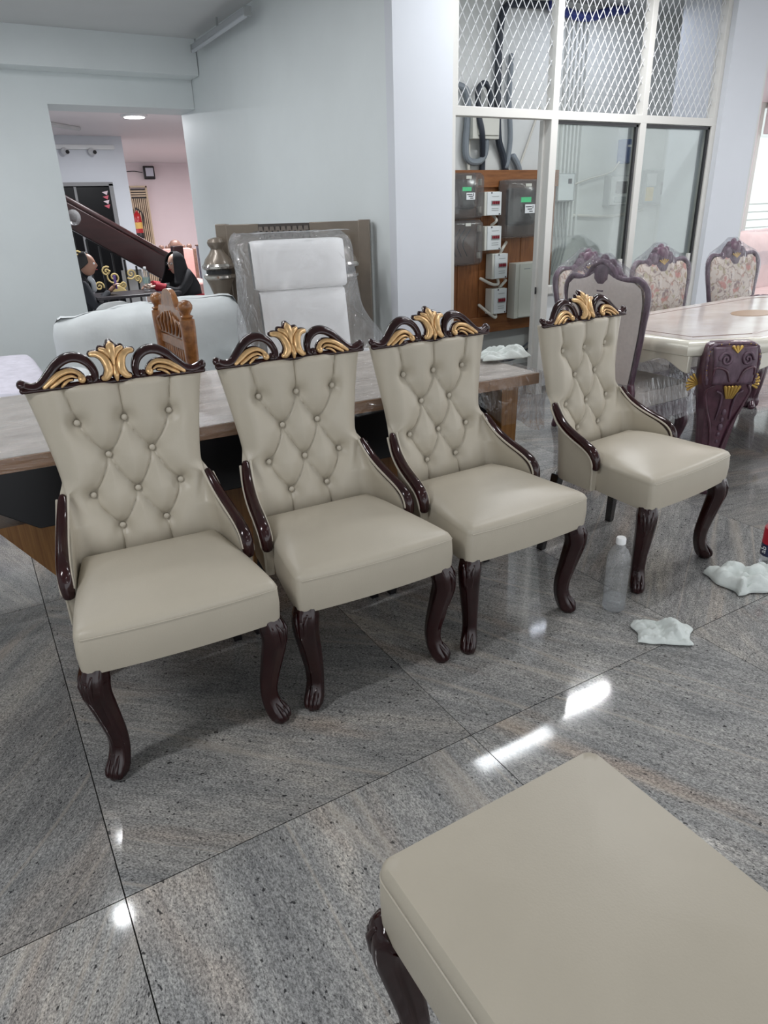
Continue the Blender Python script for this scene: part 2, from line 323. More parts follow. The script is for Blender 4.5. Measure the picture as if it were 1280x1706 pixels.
# ================================================================== STRUCTURE
floor = struct('floor', MB().box((4, 1.35, -.06), (16, 12.7, .09)), 'grout', ang=0)
TW, TL, TX, TY = .972, 1.52, .012, 1.241
tb = MB().box((0, 0, -.010), (TW-.0028, TL-.0028, .020))
tile0 = None
for j in range(-4, 5):
    for i in range(-4, 12):
        x, y = TX+TW*(i+.5), TY+TL*(j-.5)
        if y > 7.6 or y < -4.5: continue
        if tile0 is None:
            t = tile0 = tb.build('tile', 'granite', floor, ang=0)
        else:
            t = tile0.copy(); C.objects.link(t)
        t.location = (x, y, 0)
struct('ceiling', MB().box((4, 1.6, CEIL+.06), (16, 13.2, .12)), 'ceiling_white', ang=0)
struct('wall_back', MB().box((-1.455, 7.98, 1.46), (5.09, .46, 2.92)).box((1.77, 7.98, 2.65), (1.36, .46, .55)), 'wall_white', ang=0)
struct('trim_1', MB().box((-.8, 7.63, 2.775), (6.5, .26, .30)), 'wall_white', ang=0)                 # ceiling beam
struct('wall_right', MB().prism([(2.445, 8.21), (2.52, 4.11), (2.955, 4.11), (2.955, 8.21)], 0, 2.93, XY(0)), 'wall_white', ang=0)
struct('wall_pillar', MB().box((2.7375, 4.25, 1.46), (.437, .34, 2.93)), 'wall_cool', ang=0)
struct('wall_pillar_right', MB().box((5.83, 4.3, 1.46), (.46, .5, 2.93)), 'wall_cool', ang=0)
struct('wall_meter_room', MB().box((4.60, 5.15, 1.46), (3.4, .1, 2.93)), 'room_wall', ang=0)
struct('wall_meter_room_side', MB().box((6.27, 4.7, 1.46), (.08, 1.0, 2.93)), 'room_wall', ang=0)
struct('wall_left', MB().box((-4.05, 1.6, 1.46), (.1, 13.2, 2.93)), 'wall_white', ang=0)
struct('wall_side_hall', MB().box((7.85, 6.25, 1.46), (2.96, .1, 2.93)).box((10.83, 6.25, .45), (3, .1, .9)).box((10.83, 6.25, 2.72), (3, .1, .42)), 'wall_pink', ang=0)
win2 = struct('window_2', MB().box((10.8, 6.25, .93), (2.9, .06, .06)).box((10.8, 6.25, 2.48), (2.9, .06, .06)), 'frame_alu', ang=0)
for x in (9.4, 10.2, 11.0, 11.8): MB().box((x, 6.25, 1.7), (.07, .06, 1.5)).build('mullion', 'frame_alu', win2, ang=0)
for x in (9.8, 10.6, 11.4): MB().box((x, 6.26, 1.7), (.73, .006, 1.49)).build('pane', 'glass', win2, ang=0)
for k in range(4): MB().box((10.8, 6.30, 1.02+.1*k), (2.8, .015, .015)).build('safety_bar', 'frame_alu', win2, ang=0)
bl = tag(MB().box((10.75, 6.08, 2.36), (2.65, .22, .42)).build('blind_box', 'wall_pink', bev=.01), 'pale pink boxed blind head above the far right window', 'blind')
# hall behind the doorway (its floor lies a step lower)
struct('floor_hall', MB().box((3.5, 13.0, -.26), (9, 9.6, .12)), 'hall_floor', ang=0)
struct('ceiling_hall', MB().box((3.5, 13.0, 2.58), (9, 9.6, .12)), 'hall_ceiling', ang=0)
struct('wall_hall_far', MB().box((4.5, 17.6, 1.15), (7, .2, 2.8)), 'wall_pink', ang=0)
struct('wall_hall_block', MB().box((1.16, 12.2, 1.15), (2.92, .4, 2.8)), 'wall_cool', ang=0)
struct('wall_hall_left', MB().box((-.35, 10.2, 1.15), (.1, 4, 2.8)), 'wall_cool', ang=0)
struct('wall_hall_right', MB().box((7.6, 13, 1.15), (.1, 9.6, 2.8)), 'wall_pink', ang=0)
struct('trim_2', MB().tube([(1.30, 10.3, 2.50), (1.86, 10.9, 2.50)], .03, 6), 'ceiling_white', ang=0)
d1 = struct('door_1', MB().box((1.98, 11.98, .84), (.66, .06, 2.06)), 'door_black', ang=0)
for x in (1.62, 2.34): MB().box((x, 11.96, .84), (.06, .12, 2.08)).build('door_frame', 'door_frame_grey', d1, ang=0)
MB().box((1.98, 11.96, 1.88), (.78, .12, .05)).build('door_frame', 'door_frame_grey', d1, ang=0)
MB().box((1.83, 11.945, .84), (.035, .02, 2.02)).build('door_stile', 'door_frame_grey', d1, ang=0)
for k in range(4):
    MB().prism([(2.20, 1.77-.062*k), (2.29, 1.79-.062*k), (2.265, 1.73-.062*k)], -.004, 0, XZ(11.945)).build('sticker', 'sticker_red' if k % 2 else 'sticker_pale', d1, ang=0)

# ------------------------------------------------------------------ grille partition
W = struct('window_1', MB().box((4.28, 4.13, 1.967), (2.66, .07, .055)), 'frame_alu', ang=0, bev=.003)
for x, wd in ((2.985, .05), (3.845, .055), (4.745, .055), (5.575, .05)):
    MB().box((x, 4.13, 2.455), (wd, .07, .93)).build('frame_post', 'frame_alu', W, ang=0, bev=.003)
    if x > 3: MB().box((x, 4.13, .97), (wd+.01, .07, 1.945)).build('frame_post', 'frame_alu', W, ang=0, bev=.003)
MB().box((2.975, 4.13, .97), (.035, .07, 1.945)).build('frame_post', 'frame_alu', W, ang=0, bev=.003)
MB().box((4.28, 4.13, 2.90), (2.66, .07, .04)).build('frame_post', 'frame_alu', W, ang=0)
for x0, x1 in ((3.885, 4.70), (4.785, 5.54)):
    c, d = (x0+x1)/2, x1-x0
    MB().box((c, 4.14, 1.36), (d, .006, 1.13)).build('pane', 'glass', W, ang=0)
    MB().box((c, 4.135, .80), (d, .06, .06)).build('rail', 'frame_alu', W, ang=0, bev=.003)
    MB().box((c, 4.14, .41), (d, .015, .72)).build('lower_panel', 'enclosure_white', W, ang=0)
    MB().box((c, 4.115, 1.925), (d, .02, .02)).build('gasket', 'gasket', W, ang=0)
    MB().box((x1-.012, 4.115, 1.37), (.02, .02, 1.12)).build('gasket', 'gasket', W, ang=0)
    MB().box((x1-.05, 4.11, .92), (.035, .02, .12)).build('handle', 'frame_alu', W, ang=0, bev=.002)
MB().box((3.81, 4.175, .97), (.03, .04, 1.94)).build('sliding_door_stile', 'frame_alu', W, ang=0, bev=.003)
MB().box((3.80, 4.15, .80), (.008, .01, .05)).build('lock', 'gasket', W, ang=0)
Z0, Z1 = 1.99, 2.90
for x0, x1 in ((3.01, 3.82), (3.872, 4.718), (4.772, 5.55)):
    hgt, sp, sl = Z1-Z0, .068, .068/.112
    for sg in (1, -1):
        n = int((x1-x0+hgt*sl)/sp)+1
        for k in range(n):
            # bar x = a + sg*sl*(z-Z0)
            a = x0-hgt*sl+sp*(k+.3) if sg > 0 else x0+sp*(k+.3)
            zs = sorted([Z0+(x0-a)/(sg*sl), Z0+(x1-a)/(sg*sl)])
            za, zb = max(Z0, zs[0]), min(Z1, zs[1])
            if zb-za < .03: continue
            MB().tube([(a+sg*sl*(za-Z0), 4.13+.002*sg, za), (a+sg*sl*(zb-Z0), 4.13+.002*sg, zb)], .0033, 4, cap=False).build('mesh_bar', 'mesh_alu', W, ang=0, fix=False)

# ------------------------------------------------------------------ meter room things
bd = thing('meter_board', 'reddish brown plank board carrying the electricity meters behind the open doorway', 'board', (4.12, 5.02, .36))
xs = [-.64, -.43, -.2, .03, .26, .47, .64]
for a, b in zip(xs, xs[1:]):
    MB().box(((a+b)/2, .0, .655), (b-a-.005, .03, 1.31)).build('plank', 'teak', bd, ang=0, bev=.003)
MB().box((0, -.025, 1.25), (1.28, .03, .13)).build('rail', 'teak_rail', bd, ang=0, bev=.003)
MB().box((0, -.025, .07), (1.28, .03, .14)).build('rail', 'teak_rail', bd, ang=0, bev=.003)
for sx in (-.5, .5): MB().box((sx, .03, -.175), (.05, .04, .37)).build('post', 'teak', bd, ang=0)

def rbox(mb, x0, x1, z0, z1, y0, y1, r):
    cx, cz, hx, hz = (x0+x1)/2, (z0+z1)/2, (x1-x0)/2, (z1-z0)/2; rs = []
    for ins, y in ((0, y1), (0, y0+.03), (.012, y0+.008), (.03, y0)):
        rs.append([(cx+a, y, cz+b) for a, b in rrect(hx-ins, hz-ins, max(r-ins, .004), 4)])
    return mb.rings(rs)
def meter_box(x0, x1, z0, z1, label, meter, paper, blue=False):
    t = thing('meter_box', label, 'meter', ((x0+x1)/2, 4.98, z0), 0, None)
    hw, h = (x1-x0)/2, z1-z0
    MB().box((0, -.008, h/2), (2*hw*.96, .014, h*.97)).build('back_plate', 'meter_back', t, bev=.004)
    if meter:
        b = MB(); rbox(b, -hw*.62, hw*.62, h*.22, h*.86, -.10, -.015, .02); b.build('meter_body', 'meter_dark', t)
        MB().box((hw*.05, -.103, h*.655), (hw*.5, .006, h*.085)).build('display', 'lcd_green', t, ang=0)
        if blue: MB().box((-hw*.78, -.06, h*.55), (hw*.3, .07, h*.35)).build('side_module', 'meter_blue', t, bev=.004)
    else:
        for k, xx in enumerate((-.3, 0, .35)):
            MB().tube(spline([(hw*xx, -.05, h*.2), (hw*(xx-.3), -.06, h*.5), (hw*(xx+.2), -.05, h*.8)], 12), .004, 6).build('cable', 'dark_conduit', t)
    b = MB(); rbox(b, -hw, hw, 0, h, -.135, -.012, .045); b.build('cover', 'smoky_cover', t)
    if paper:
        p = MB().box((hw*.12, -.138, h*.50), (hw*.50, .003, h*.15)).build('paper_label', 'paper', t, ang=0)
        for q in range(3): MB().box((hw*(.05+.06*q), -.1405, h*(.535-.04*q)), (hw*(.3-.06*q), .0012, .006)).build('print_line', 'ink', p, ang=0)
        MB().box((hw*.26, -.1405, h*.53), (.006, .0012, .022)).build('tick_mark', 'ink', p, ang=0)
    MB().box((0, -.138, h*.9), (hw*.3, .003, .022)).build('seal_tag', 'enclosure', t, ang=0)
    for q in (.2, .8): MB().box((hw+.008, -.05, h*q), (.018, .03, .05)).build('latch', 'enclosure', t, bev=.003)
    return t
meter_box(3.50, 3.845, 1.31, 1.65, 'smoky meter box with green display, upper left on the brown board', True, True, True)
meter_box(3.50, 3.845, .955, 1.305, 'empty smoky box with loose cables, directly under a lit meter', False, False)
meter_box(4.08, 4.51, 1.145, 1.60, 'largest smoky meter box, green lit, on the right of the board', True, True)
def breaker(x0, x1, z0, z1, label):
    t = thing('breaker_box', label, 'breaker box', ((x0+x1)/2, 4.98, z0), 0, 'breaker boxes down the middle of the meter board')
    hw, h = (x1-x0)/2, z1-z0
    MB().box((-.012, -.045, h/2), (2*hw, .09, h)).build('body', 'enclosure', t, bev=.004)
    MB().box((.004, -.093, h/2), (2*hw-.012, .012, h-.006)).build('cover', 'enclosure_white', t, bev=.003)
    MB().box((.014, -.10, h*.53), (hw*1.1, .004, h*.20)).build('window', 'enclosure_grey', t, ang=0)
    for k in range(4): MB().box((-.016+.02*k, -.105, h*.54), (.012, .014, h*.12)).build('switch', 'switch_red', t, bev=.001)
    for a, b in ((-.6, .95), (.75, .06)): MB().lathe([(.006, -.002), (.006, .004)], 8).build('screw', 'ink', t).matrix_local = Matrix.Translation((hw*a*.8+.01, -.1, h*b)) @ Matrix.Rotation(R(90), 4, 'X')
    for q in (.80, .30, .22): MB().box((.012, -.1, h*q), (hw*.9, .0012, .005)).build('print_line', 'enclosure_grey', t, ang=0)
    return t
breaker(3.885, 4.045, 1.33, 1.51, 'topmost of four white breaker boxes, level with the big meter')
breaker(3.895, 4.055, 1.06, 1.25, 'second breaker box from the top, under a cable stub')
breaker(3.985, 4.135, .825, 1.03, 'third breaker box from the top, pale cables above and below')
breaker(3.99, 4.14, .53, .745, 'lowest breaker box, above the bottom rail of the board')
def cable(pts, r, m, label, nm='cable', cat='cable'):
    return tag(MB().tube(spline(pts, 20), r, 8).build(nm, m), label, cat)
cable([(4.0, 4.95, 1.255), (4.01, 4.90, 1.29), (4.03, 4.97, 1.33)], .012, 'pale_conduit', 'short pale cable between the two upper breaker boxes')
cable([(4.08, 4.92, 1.03), (4.09, 4.90, 1.07), (4.14, 4.93, 1.10), (4.20, 4.99, 1.11)], .013, 'pale_conduit', 'pale cable stub curving up right of the third breaker')
cable([(4.06, 4.92, .825), (4.05, 4.9, .78), (3.98, 4.9, .785), (3.92, 4.98, .83)], .013, 'pale_conduit', 'pale cable looping left under the third breaker box')
cable([(4.08, 4.92, .745), (4.10, 4.9, .775), (4.15, 4.92, .80), (4.19, 4.98, .80)], .013, 'pale_conduit', 'pale cable stub rising right of the lowest breaker')
cable([(4.05, 4.92, .53), (4.03, 4.9, .50), (3.96, 4.92, .55), (3.91, 4.98, .61)], .013, 'pale_conduit', 'pale cable bending left below the lowest breaker box')
t = thing('distribution_box', 'large cream distribution box at the lower right of the board', 'electrical box', (4.39, 4.98, .47))
MB().box((-.01, -.05, .235), (.30, .10, .47)).build('body', 'enclosure', t, bev=.004)
MB().box((.015, -.105, .235), (.27, .012, .455)).build('door', 'enclosure', t, bev=.004)
MB().box((-.04, -.112, .42), (.07, .001, .008)).build('print_line', 'enclosure_grey', t, ang=0)
t = thing('switch_enclosure', 'narrow grey white enclosure at the board edge beside the door post', 'electrical box', (3.49, 4.98, .68))
MB().box((0, -.04, .145), (.13, .08, .29)).build('body', 'enclosure_white', t, bev=.004)
for z in (.035, .255): MB().box((.045, -.082, z), (.02, .004, .025)).build('screw', 'ink', t, ang=0)
t = thing('junction_box', 'cream junction box on the wall above the meter board', 'electrical box', (3.95, 5.09, 1.90))
MB().box((0, -.05, .10), (.27, .10, .20)).build('body', 'enclosure', t, bev=.004)
MB().box((.02, -.105, .105), (.21, .012, .16)).build('lid', 'enclosure', t, bev=.004)
def conduit(pts, r, m, label): return tag(MB().tube(spline(pts, 26), r, 10).build('conduit', m), label, 'conduit')
conduit([(3.55, 5.05, 2.27), (3.70, 5.05, 2.27), (3.79, 5.05, 2.23), (3.81, 5.05, 2.08), (3.79, 5.05, 1.85), (3.82, 5.05, 1.75), (3.93, 5.05, 1.74), (3.98, 5.04, 1.80), (3.98, 5.03, 1.9)], .027, 'grey_conduit', 'grey conduit bending down and looping under the junction box')
conduit([(3.90, 5.02, 2.08), (3.88, 5.02, 2.23), (3.94, 5.02, 2.29), (4.00, 5.02, 2.24), (4.01, 5.02, 2.10)], .022, 'dark_conduit', 'dark looped hose standing on top of the junction box')
conduit([(3.86, 5.0, 2.10), (3.89, 4.97, 1.95), (3.94, 5.02, 1.82), (3.98, 5.068, 1.72), (3.98, 5.07, 1.55)], .024, 'dark_conduit', 'dark hose falling behind the board left of centre')
conduit([(4.60, 5.05, 2.86), (4.25, 5.05, 2.84), (4.15, 5.05, 2.80), (4.11, 5.05, 2.68), (4.10, 5.05, 2.4), (4.10, 5.04, 2.1), (4.12, 5.04, 1.9), (4.19, 5.06, 1.78), (4.25, 5.068, 1.6)], .028, 'dark_conduit', 'thick black conduit coming from the ceiling down to the board')
conduit([(4.24, 5.06, 2.5), (4.23, 5.06, 2.2), (4.25, 5.05, 1.95), (4.24, 5.05, 1.8), (4.22, 5.05, 1.7)], .022, 'grey_conduit', 'straight grey conduit beside the thick black one')
conduit([(4.60, 5.04, 2.86), (4.85, 5.04, 2.82), (5.05, 5.04, 2.82), (5.25, 5.03, 2.87), (5.45, 5.02, 2.90)], .035, 'blue_pipe', 'blue pipe running under the ceiling behind the mesh')
conduit([(3.83, 5.06, 2.1), (3.83, 5.06, 1.6)], .013, 'pale_conduit', 'thin pale conduit left of the junction box')
conduit([(4.58, 5.07, 2.15), (4.47, 5.07, 1.9), (4.36, 5.07, 1.66)], .009, 'pale_conduit', 'thin pale cable slanting across the wall to the board')
conduit([(4.29, 5.05, 1.78), (4.35, 5.05, 1.70), (4.38, 5.05, 1.6)], .028, 'grey_conduit', 'short grey hose end dropping behind the board top')
t = thing('trunking_run', 'row of white vertical cable trunks on the meter room wall behind glass', 'trunking', (4.97, 5.08, 1.12))
for x in (-.11, -.065, -.02, .025, .07, .12): MB().box((x, 0, .88), (.022, .03, 1.75)).build('trunk', 'room_wall', t, ang=0, bev=.003)
def wallbox(x0, x1, z0, z1, m, label, nm='wall_box', fm=None, extra=None):
    t = thing(nm, label, 'electrical box', ((x0+x1)/2, 5.1, z0)); hw, h = (x1-x0)/2, z1-z0
    MB().box((0, -.04, h/2), (2*hw, .08, h)).build('body', m, t, bev=.004)
    MB().box((-.008, -.085, h/2), (2*hw*.88, .01, h*.92)).build('cover', fm or m, t, bev=.003)
    if extra: extra(t, hw, h)
    return t
wallbox(4.79, 5.0, 1.42, 1.65, 'enclosure_grey', 'white faced box on the wall just right of the door post', fm='enclosure_white', extra=lambda t, hw, h: (MB().box((.03, -.092, h*.72), (.04, .006, .04)).build('switch', 'ink', t, ang=0)))
wallbox(5.45, 5.75, 1.37, 1.63, 'enclosure_grey', 'grey meter behind the glass, left of a box with yellow sticker', 'wall_meter', fm='room_wall', extra=lambda t, hw, h: (MB().box((0, -.093, h*.6), (hw*1.1, .012, h*.4)).build('window', 'meter_dark', t, bev=.003), MB().box((0, -.093, h*.2), (hw*1.2, .012, h*.2)).build('terminal_cover', 'enclosure_grey', t, bev=.003)))
wallbox(5.87, 6.2, 1.37, 1.68, 'enclosure_grey', 'grey box with small window and yellow sticker behind the right pane', fm='enclosure_grey', extra=lambda t, hw, h: (MB().box((-.04, -.093, h*.7), (hw*.8, .01, h*.35)).build('window', 'room_wall', t, bev=.003), MB().box((-.05, -.093, h*.3), (hw*.6, .006, h*.4)).build('sticker', 'box_yellow', t, ang=0), MB().box((.12, -.093, h*.45), (.02, .01, .1)).build('handle', 'gasket', t, ang=0)))
wallbox(5.59, 5.75, 1.73, 1.93, 'box_blue', 'small blue box high on the wall behind the middle mullion', fm='box_blue', extra=lambda t, hw, h: MB().box((-.02, -.092, h*.72), (.05, .003, .018)).build('sticker', 'paper', t, ang=0))
conduit([(5.0, 5.07, 1.55), (5.2, 5.07, 1.60), (5.5, 5.07, 1.66), (5.6, 5.07, 1.75)], .008, 'pale_conduit', 'thin white cable sagging along the wall to the blue box')
conduit([(5.05, 5.08, 1.30), (5.6, 5.08, 1.28), (6.0, 5.08, 1.33)], .014, 'pale_conduit', 'white pipe running level below the grey wall boxes')
for k in range(4):
    conduit([(4.815+.04*k, 5.06, 1.42), (4.80+.045*k, 5.04, 1.25), (4.83+.04*k, 5.04, 1.05), (4.79+.035*k, 5.06, .8)], .008, 'enclosure_grey', ('leftmost', 'second', 'third', 'rightmost')[k]+' of the loose grey cables hanging under the white faced box')
for k in range(3):
    cable([(3.6, 5.0-.05*k, .02), (3.9, 4.92-.04*k, .20-.03*k), (4.2, 4.95-.03*k, .10), (4.6, 5.0-.05*k, .25-.04*k)], .008, 'dark_conduit', ('rearmost', 'middle', 'foremost')[k]+' black cable lying under the meter board')
# ================================================================== HALL BEYOND THE DOORWAY
HF = -.2
t = thing('downlight', 'round white downlight glowing in the hall ceiling', 'lamp', (2.28, 9.57, 2.52))
MB().lathe([(.15, 0), (.15, -.018), (.12, -.024)], 24).build('rim', 'white_plastic', t)
MB().lathe([(.118, -.022), (.118, -.027), (.05, -.030)], 24).build('diffuser', 'lamp_white', t)
t = thing('tube_light_fixture', 'unlit grey tube light hung high along the white side wall', 'lamp', (2.36, 6.62, 2.80))
MB().box((.02, 0, .02), (.05, 1.42, .045)).build('housing', 'lamp_housing', t, bev=.005)
MB().tube([(0, -.68, -.015), (0, .68, -.015)], .016, 10).build('tube', 'lamp_off', t)
for s in (-1, 1): MB().box((.01, .70*s, .008), (.05, .025, .06)).build('end_cap', 'enclosure_grey', t, bev=.003)
MB().box((.03, .05, .085), (.012, .02, .09)).build('bracket', 'enclosure_grey', t, ang=0)
t = thing('camera_rail', 'white trunking rail carrying two security cameras in the hall', 'trunking', (2.0, 11.97, 2.34))
MB().box((0, 0, .03), (.98, .05, .06)).build('rail', 'white_plastic', t, bev=.004)
for x, s, tx in ((1.78, 'small round white security camera at the left end of the rail', 0), (2.15, 'white bullet security camera with black lens under the rail', 1)):
    c = thing('security_camera', s, 'camera', (x, 11.93, 2.33), 0, 'security cameras on the hall rail')
    sphere((0, -.03, -.02), .05).build('dome', 'white_plastic', c)
    MB().tube([(0, -.03, -.02), (.02, -.12, -.035)], .036, 12).build('barrel', 'white_plastic', c)
    MB().tube([(.02, -.13, -.036), (.022, -.155, -.038)], .026, 12).build('lens', 'black_rubber', c)
t = thing('floodlight', 'square black floodlight on the far pink wall', 'lamp', (4.28, 17.38, 2.18), .2)
MB().box((0, 0, .14), (.26, .05, .27)).build('housing', 'flood_black', t, bev=.02)
MB().box((0, -.028, .15), (.18, .006, .17)).build('glass', 'flood_glass', t, bev=.004)
MB().tube(spline([(-.14, .04, .14), (-.3, .08, .17), (-.5, .1, .16)], 8), .008, 6).build('cable', 'black_rubber', t)
MB().box((0, .06, .14), (.05, .09, .03)).build('bracket', 'flood_black', t, ang=0)
t = thing('collapsible_gate', 'beige folding gate with vertical slats on the far pink wall', 'gate', (3.98, 17.42, HF))
MB().box((.0, .05, 1.1), (.36, .02, 2.2)).build('backing', 'gate_dark', t, ang=0)
for k in range(8): MB().box((-.145+.042*k, 0, 1.0), (.024, .035, 2.0)).build('slat', 'gate_beige', t, ang=0)
for k in range(3): MB().box((0, 0, 2.05+.05*k), (.34, .03, .03)).build('louvre', 'gate_beige', t, ang=0)
for s in (-1, 1): MB().box((.185*s, 0, 1.12), (.035, .06, 2.26)).build('frame', 'gate_beige', t, ang=0)
MB().box((0, 0, 2.24), (.40, .06, .035)).build('frame', 'gate_beige', t, ang=0)
t = thing('fire_extinguisher', 'red fire extinguisher with yellow label beside the folding gate', 'extinguisher', (3.84, 17.25, .98))
MB().lathe([(.06, 0), (.085, .02), (.085, .42), (.07, .50), (.03, .54), (.03, .57)], 20).build('cylinder', 'extinguisher_red', t)
MB().lathe([(.0865, .20), (.0865, .33)], 20).build('label', 'label_yellow', t)
MB().lathe([(.087, -.01), (.092, .0), (.092, .10), (.087, .11)], 20).build('boot', 'black_rubber', t)
MB().box((0, -.02, .61), (.04, .12, .05)).build('valve', 'black_rubber', t, bev=.005)
MB().tube(spline([(.03, -.02, .6), (.11, -.05, .5), (.1, -.05, .25)], 10), .014, 8).build('hose', 'black_rubber', t)
MB().box((0, .10, .35), (.06, .12, .04)).build('bracket', 'black_rubber', t, ang=0)
# stair
st = thing('staircase', 'dark polished stair string with iron and gilt scrollwork below', 'staircase', (1.9, 10.0, HF))
p = [(-1.6, 2.5), (.66, 1.08), (.72, .80), (.25, .98), (-1.6, 2.15)]
sl = (1.12-1.80)/(2.49-1.41)
def zt(x): return 1.80+sl*(x+1.9-1.41)
MB().prism([(-1.3, zt(-1.3)), (.72, zt(.72)), (.72, zt(.72)-.34), (-1.3, zt(-1.3)-.30)], -.06, .06, XZ(0)).build('string_board', 'stair_wood', st, bev=.01, ang=0)
MB().tube([(-1.3, -.02, zt(-1.3)+.03), (.72, -.02, zt(.72)+.03)], .045, 10, flat=.7).build('handrail', 'stair_wood', st)
MB().box((.78, 0, .62), (.14, .14, 1.24)).build('newel', 'stair_wood', st, bev=.01)
for k in range(13):
    x = -1.05+.14*k
    MB().box((x, 0, (zt(x)-.34)/2), (.022, .022, zt(x)-.34)).build('baluster', 'wrought_iron', st, ang=0)
for k, (cx, cz, r) in enumerate(((-.5, 1.18, .07), (-.18, .98, .06), (-.10, .90, .09), (.0, .80, .05), (.12, .93, .07), (.2, .86, .05), (-.3, .8, .06), (-.06, .72, .1))):
    pts = [(cx+r*(1-i/26)*math.cos(i*.42+k)*1.0, -.03, cz+r*(1-i/26)*math.sin(i*.42+k)) for i in range(24)]
    MB().tube(pts, .011, 6).build('scroll', 'gold_scroll', st)
b = MB(); b.grid(14, 8, lambda u, v: (-.16+.16*u+.05*math.sin(3*v), -.035-.01*math.sin(u*3.14), .68+.12*v*math.sin(u*3.14)**.5))
b.build('gilt_leaf', 'gold_scroll', st, solid=.006)
MB().box((.16, .10, .72), (.26, .02, .50)).build('white_panel', 'white_plastic', st, ang=0)
tag(sphere((1.44, 9.90, 1.43), .085, 14, (1, .6, 1.1)).build('highlight_ball', 'bag_film'), 'clear film ball added for the silvery highlight on the dark stair string', 'highlight')  # ball added in place of the silvery reflection on the string board
# hall table
t = thing('hall_table', 'dark table between the two seated people', 'table', (1.80, 8.85, HF))
MB().box((0, 0, .78), (.95, .6, .03)).build('top', 'table_dark', t, bev=.006)
for sx in (-1, 1):
    for sy in (-1, 1): MB().box((.43*sx, .25*sy, .383), (.05, .05, .765)).build('leg', 'table_dark', t, ang=0)
def bottle_prof(r, h, nr=7):
    pr = [(r*.75, 0), (r*.98, .008), (r, .02)]
    for k in range(nr): z = .03+(h*.68-.03)*k/nr; pr += [(r, z+.004), (r*.965, z+.010), (r, z+.016)]
    return pr + [(r, h*.70), (r*.93, h*.77), (r*.66, h*.85), (r*.40, h*.90), (r*.36, h*.92), (r*.36, h*.94)]
t = thing('water_bottle', 'clear bottle with teal label on the table in the hall', 'bottle', (1.96, 8.85, HF+.796))
MB().lathe(bottle_prof(.042, .27), 18).build('body', 'bottle_plastic', t)
MB().lathe([(.0435, .09), (.0435, .16)], 18).build('label', 'bottle_teal', t)
MB().lathe([(.017, .25), (.017, .272), (.014, .275)], 12).build('cap', 'cap_white', t)
# people ---------------------------------------------------------------
def skin_body(name, J, E_, m, parent, sub=2):
    ks = list(J); me = bpy.data.meshes.new(name); me.from_pydata([J[k][0] for k in ks], [(ks.index(a), ks.index(b)) for a, b in E_], [])
    me.materials.append(MATS[m]); o = bpy.data.objects.new(name, me); C.objects.link(o); o.parent = parent
    s = o.modifiers.new('skin', 'SKIN'); lay = me.skin_vertices[0] if me.skin_vertices else None
    if lay is None:
        bpy.context.view_layer.objects.active = o; lay = me.skin_vertices[0]
    for i, k in enumerate(ks):
        r = J[k][1]; lay.data[i].radius = r if isinstance(r, tuple) else (r, r)
        lay.data[i].use_root = (i == 0)
    s.use_smooth_shade = True
    q = o.modifiers.new('sub', 'SUBSURF'); q.levels = sub; q.render_levels = sub
    return o
def head(parent, c, rz, m, hs=1.0):
    # shaped head: skull, jaw, nose, eyes, mouth, ears; faces -y before rotation
    M = Matrix.Translation(c) @ Matrix.Rotation(rz, 4, 'Z')
    def f(u, v):
        a = 2*math.pi*u; ph = math.pi*(.01+.98*v); x = math.sin(ph)*math.cos(a); y = math.sin(ph)*math.sin(a); z = -math.cos(ph)
        wx = .072*(1-.22*max(0, -z)**1.2); wy = .092*(1-.12*max(0, -z)); px, py, pz = x*wx, y*wy, z*.118
        if y < 0:
            py -= .022*math.exp(-((px/.012)**2+((pz+.012)/.025)**2)); py += .010*math.exp(-(((abs(px)-.030)/.014)**2+((pz-.012)/.012)**2))
            py -= .006*math.exp(-((px/.025)**2+((pz+.055)/.010)**2)); py -= .008*math.exp(-((px/.03)**2+((pz+.095)/.02)**2))
        return M @ (Vector((px, py, pz))*hs)
    o = MB().grid(32, 26, f).build('head', m, parent)
    for s in (-1, 1):
        e = sphere((0, 0, 0), .011*hs, 8).build('eye', 'paper', o); e.matrix_local = M @ Matrix.Translation((.030*s*hs, -.079*hs, .012*hs))
        MB().tube([(.072*s, .005, -.02), (.079*s, .012, 0), (.074*s, .012, .028)], .010, 8, fn=lambda q: M @ (Vector(q)*hs)).build('ear', m, o)
    MB().tube([(-.022, -.093, -.055), (0, -.097, -.056), (.022, -.093, -.055)], .004, 6, fn=lambda q: M @ (Vector(q)*hs)).build('mouth', 'red_cloth', o)
    return o, M
def hand(parent, wrist, d, side, m, s=1.0):
    d = Vector(d).normalized(); sidev = Vector(side).normalized(); nrm = d.cross(sidev)
    J = {'w': (tuple(wrist), .020*s), 'p': (tuple(Vector(wrist)+d*.05*s), (.030*s, .016*s)), 'k': (tuple(Vector(wrist)+d*.085*s), (.034*s, .013*s))}
    o = skin_body('hand', J, [('w', 'p'), ('p', 'k')], m, parent, 2)
    for i, (q, l) in enumerate(((-.026, .06), (-.009, .07), (.009, .066), (.026, .052))):
        b0 = Vector(wrist)+d*.085*s+sidev*q*s
        MB().tube(spline([b0, b0+d*l*.5*s+nrm*.008*s, b0+d*l*.85*s+nrm*.028*s], 8), [.009*s, .008*s, .007*s], 7).build('finger', m, o)
    b0 = Vector(wrist)+d*.03*s-sidev*.026*s
    MB().tube(spline([b0, b0+d*.03*s-sidev*.022*s+nrm*.01*s, b0+d*.06*s-sidev*.02*s+nrm*.028*s], 8), [.011*s, .010*s, .008*s], 7).build('thumb', m, o)
    return o
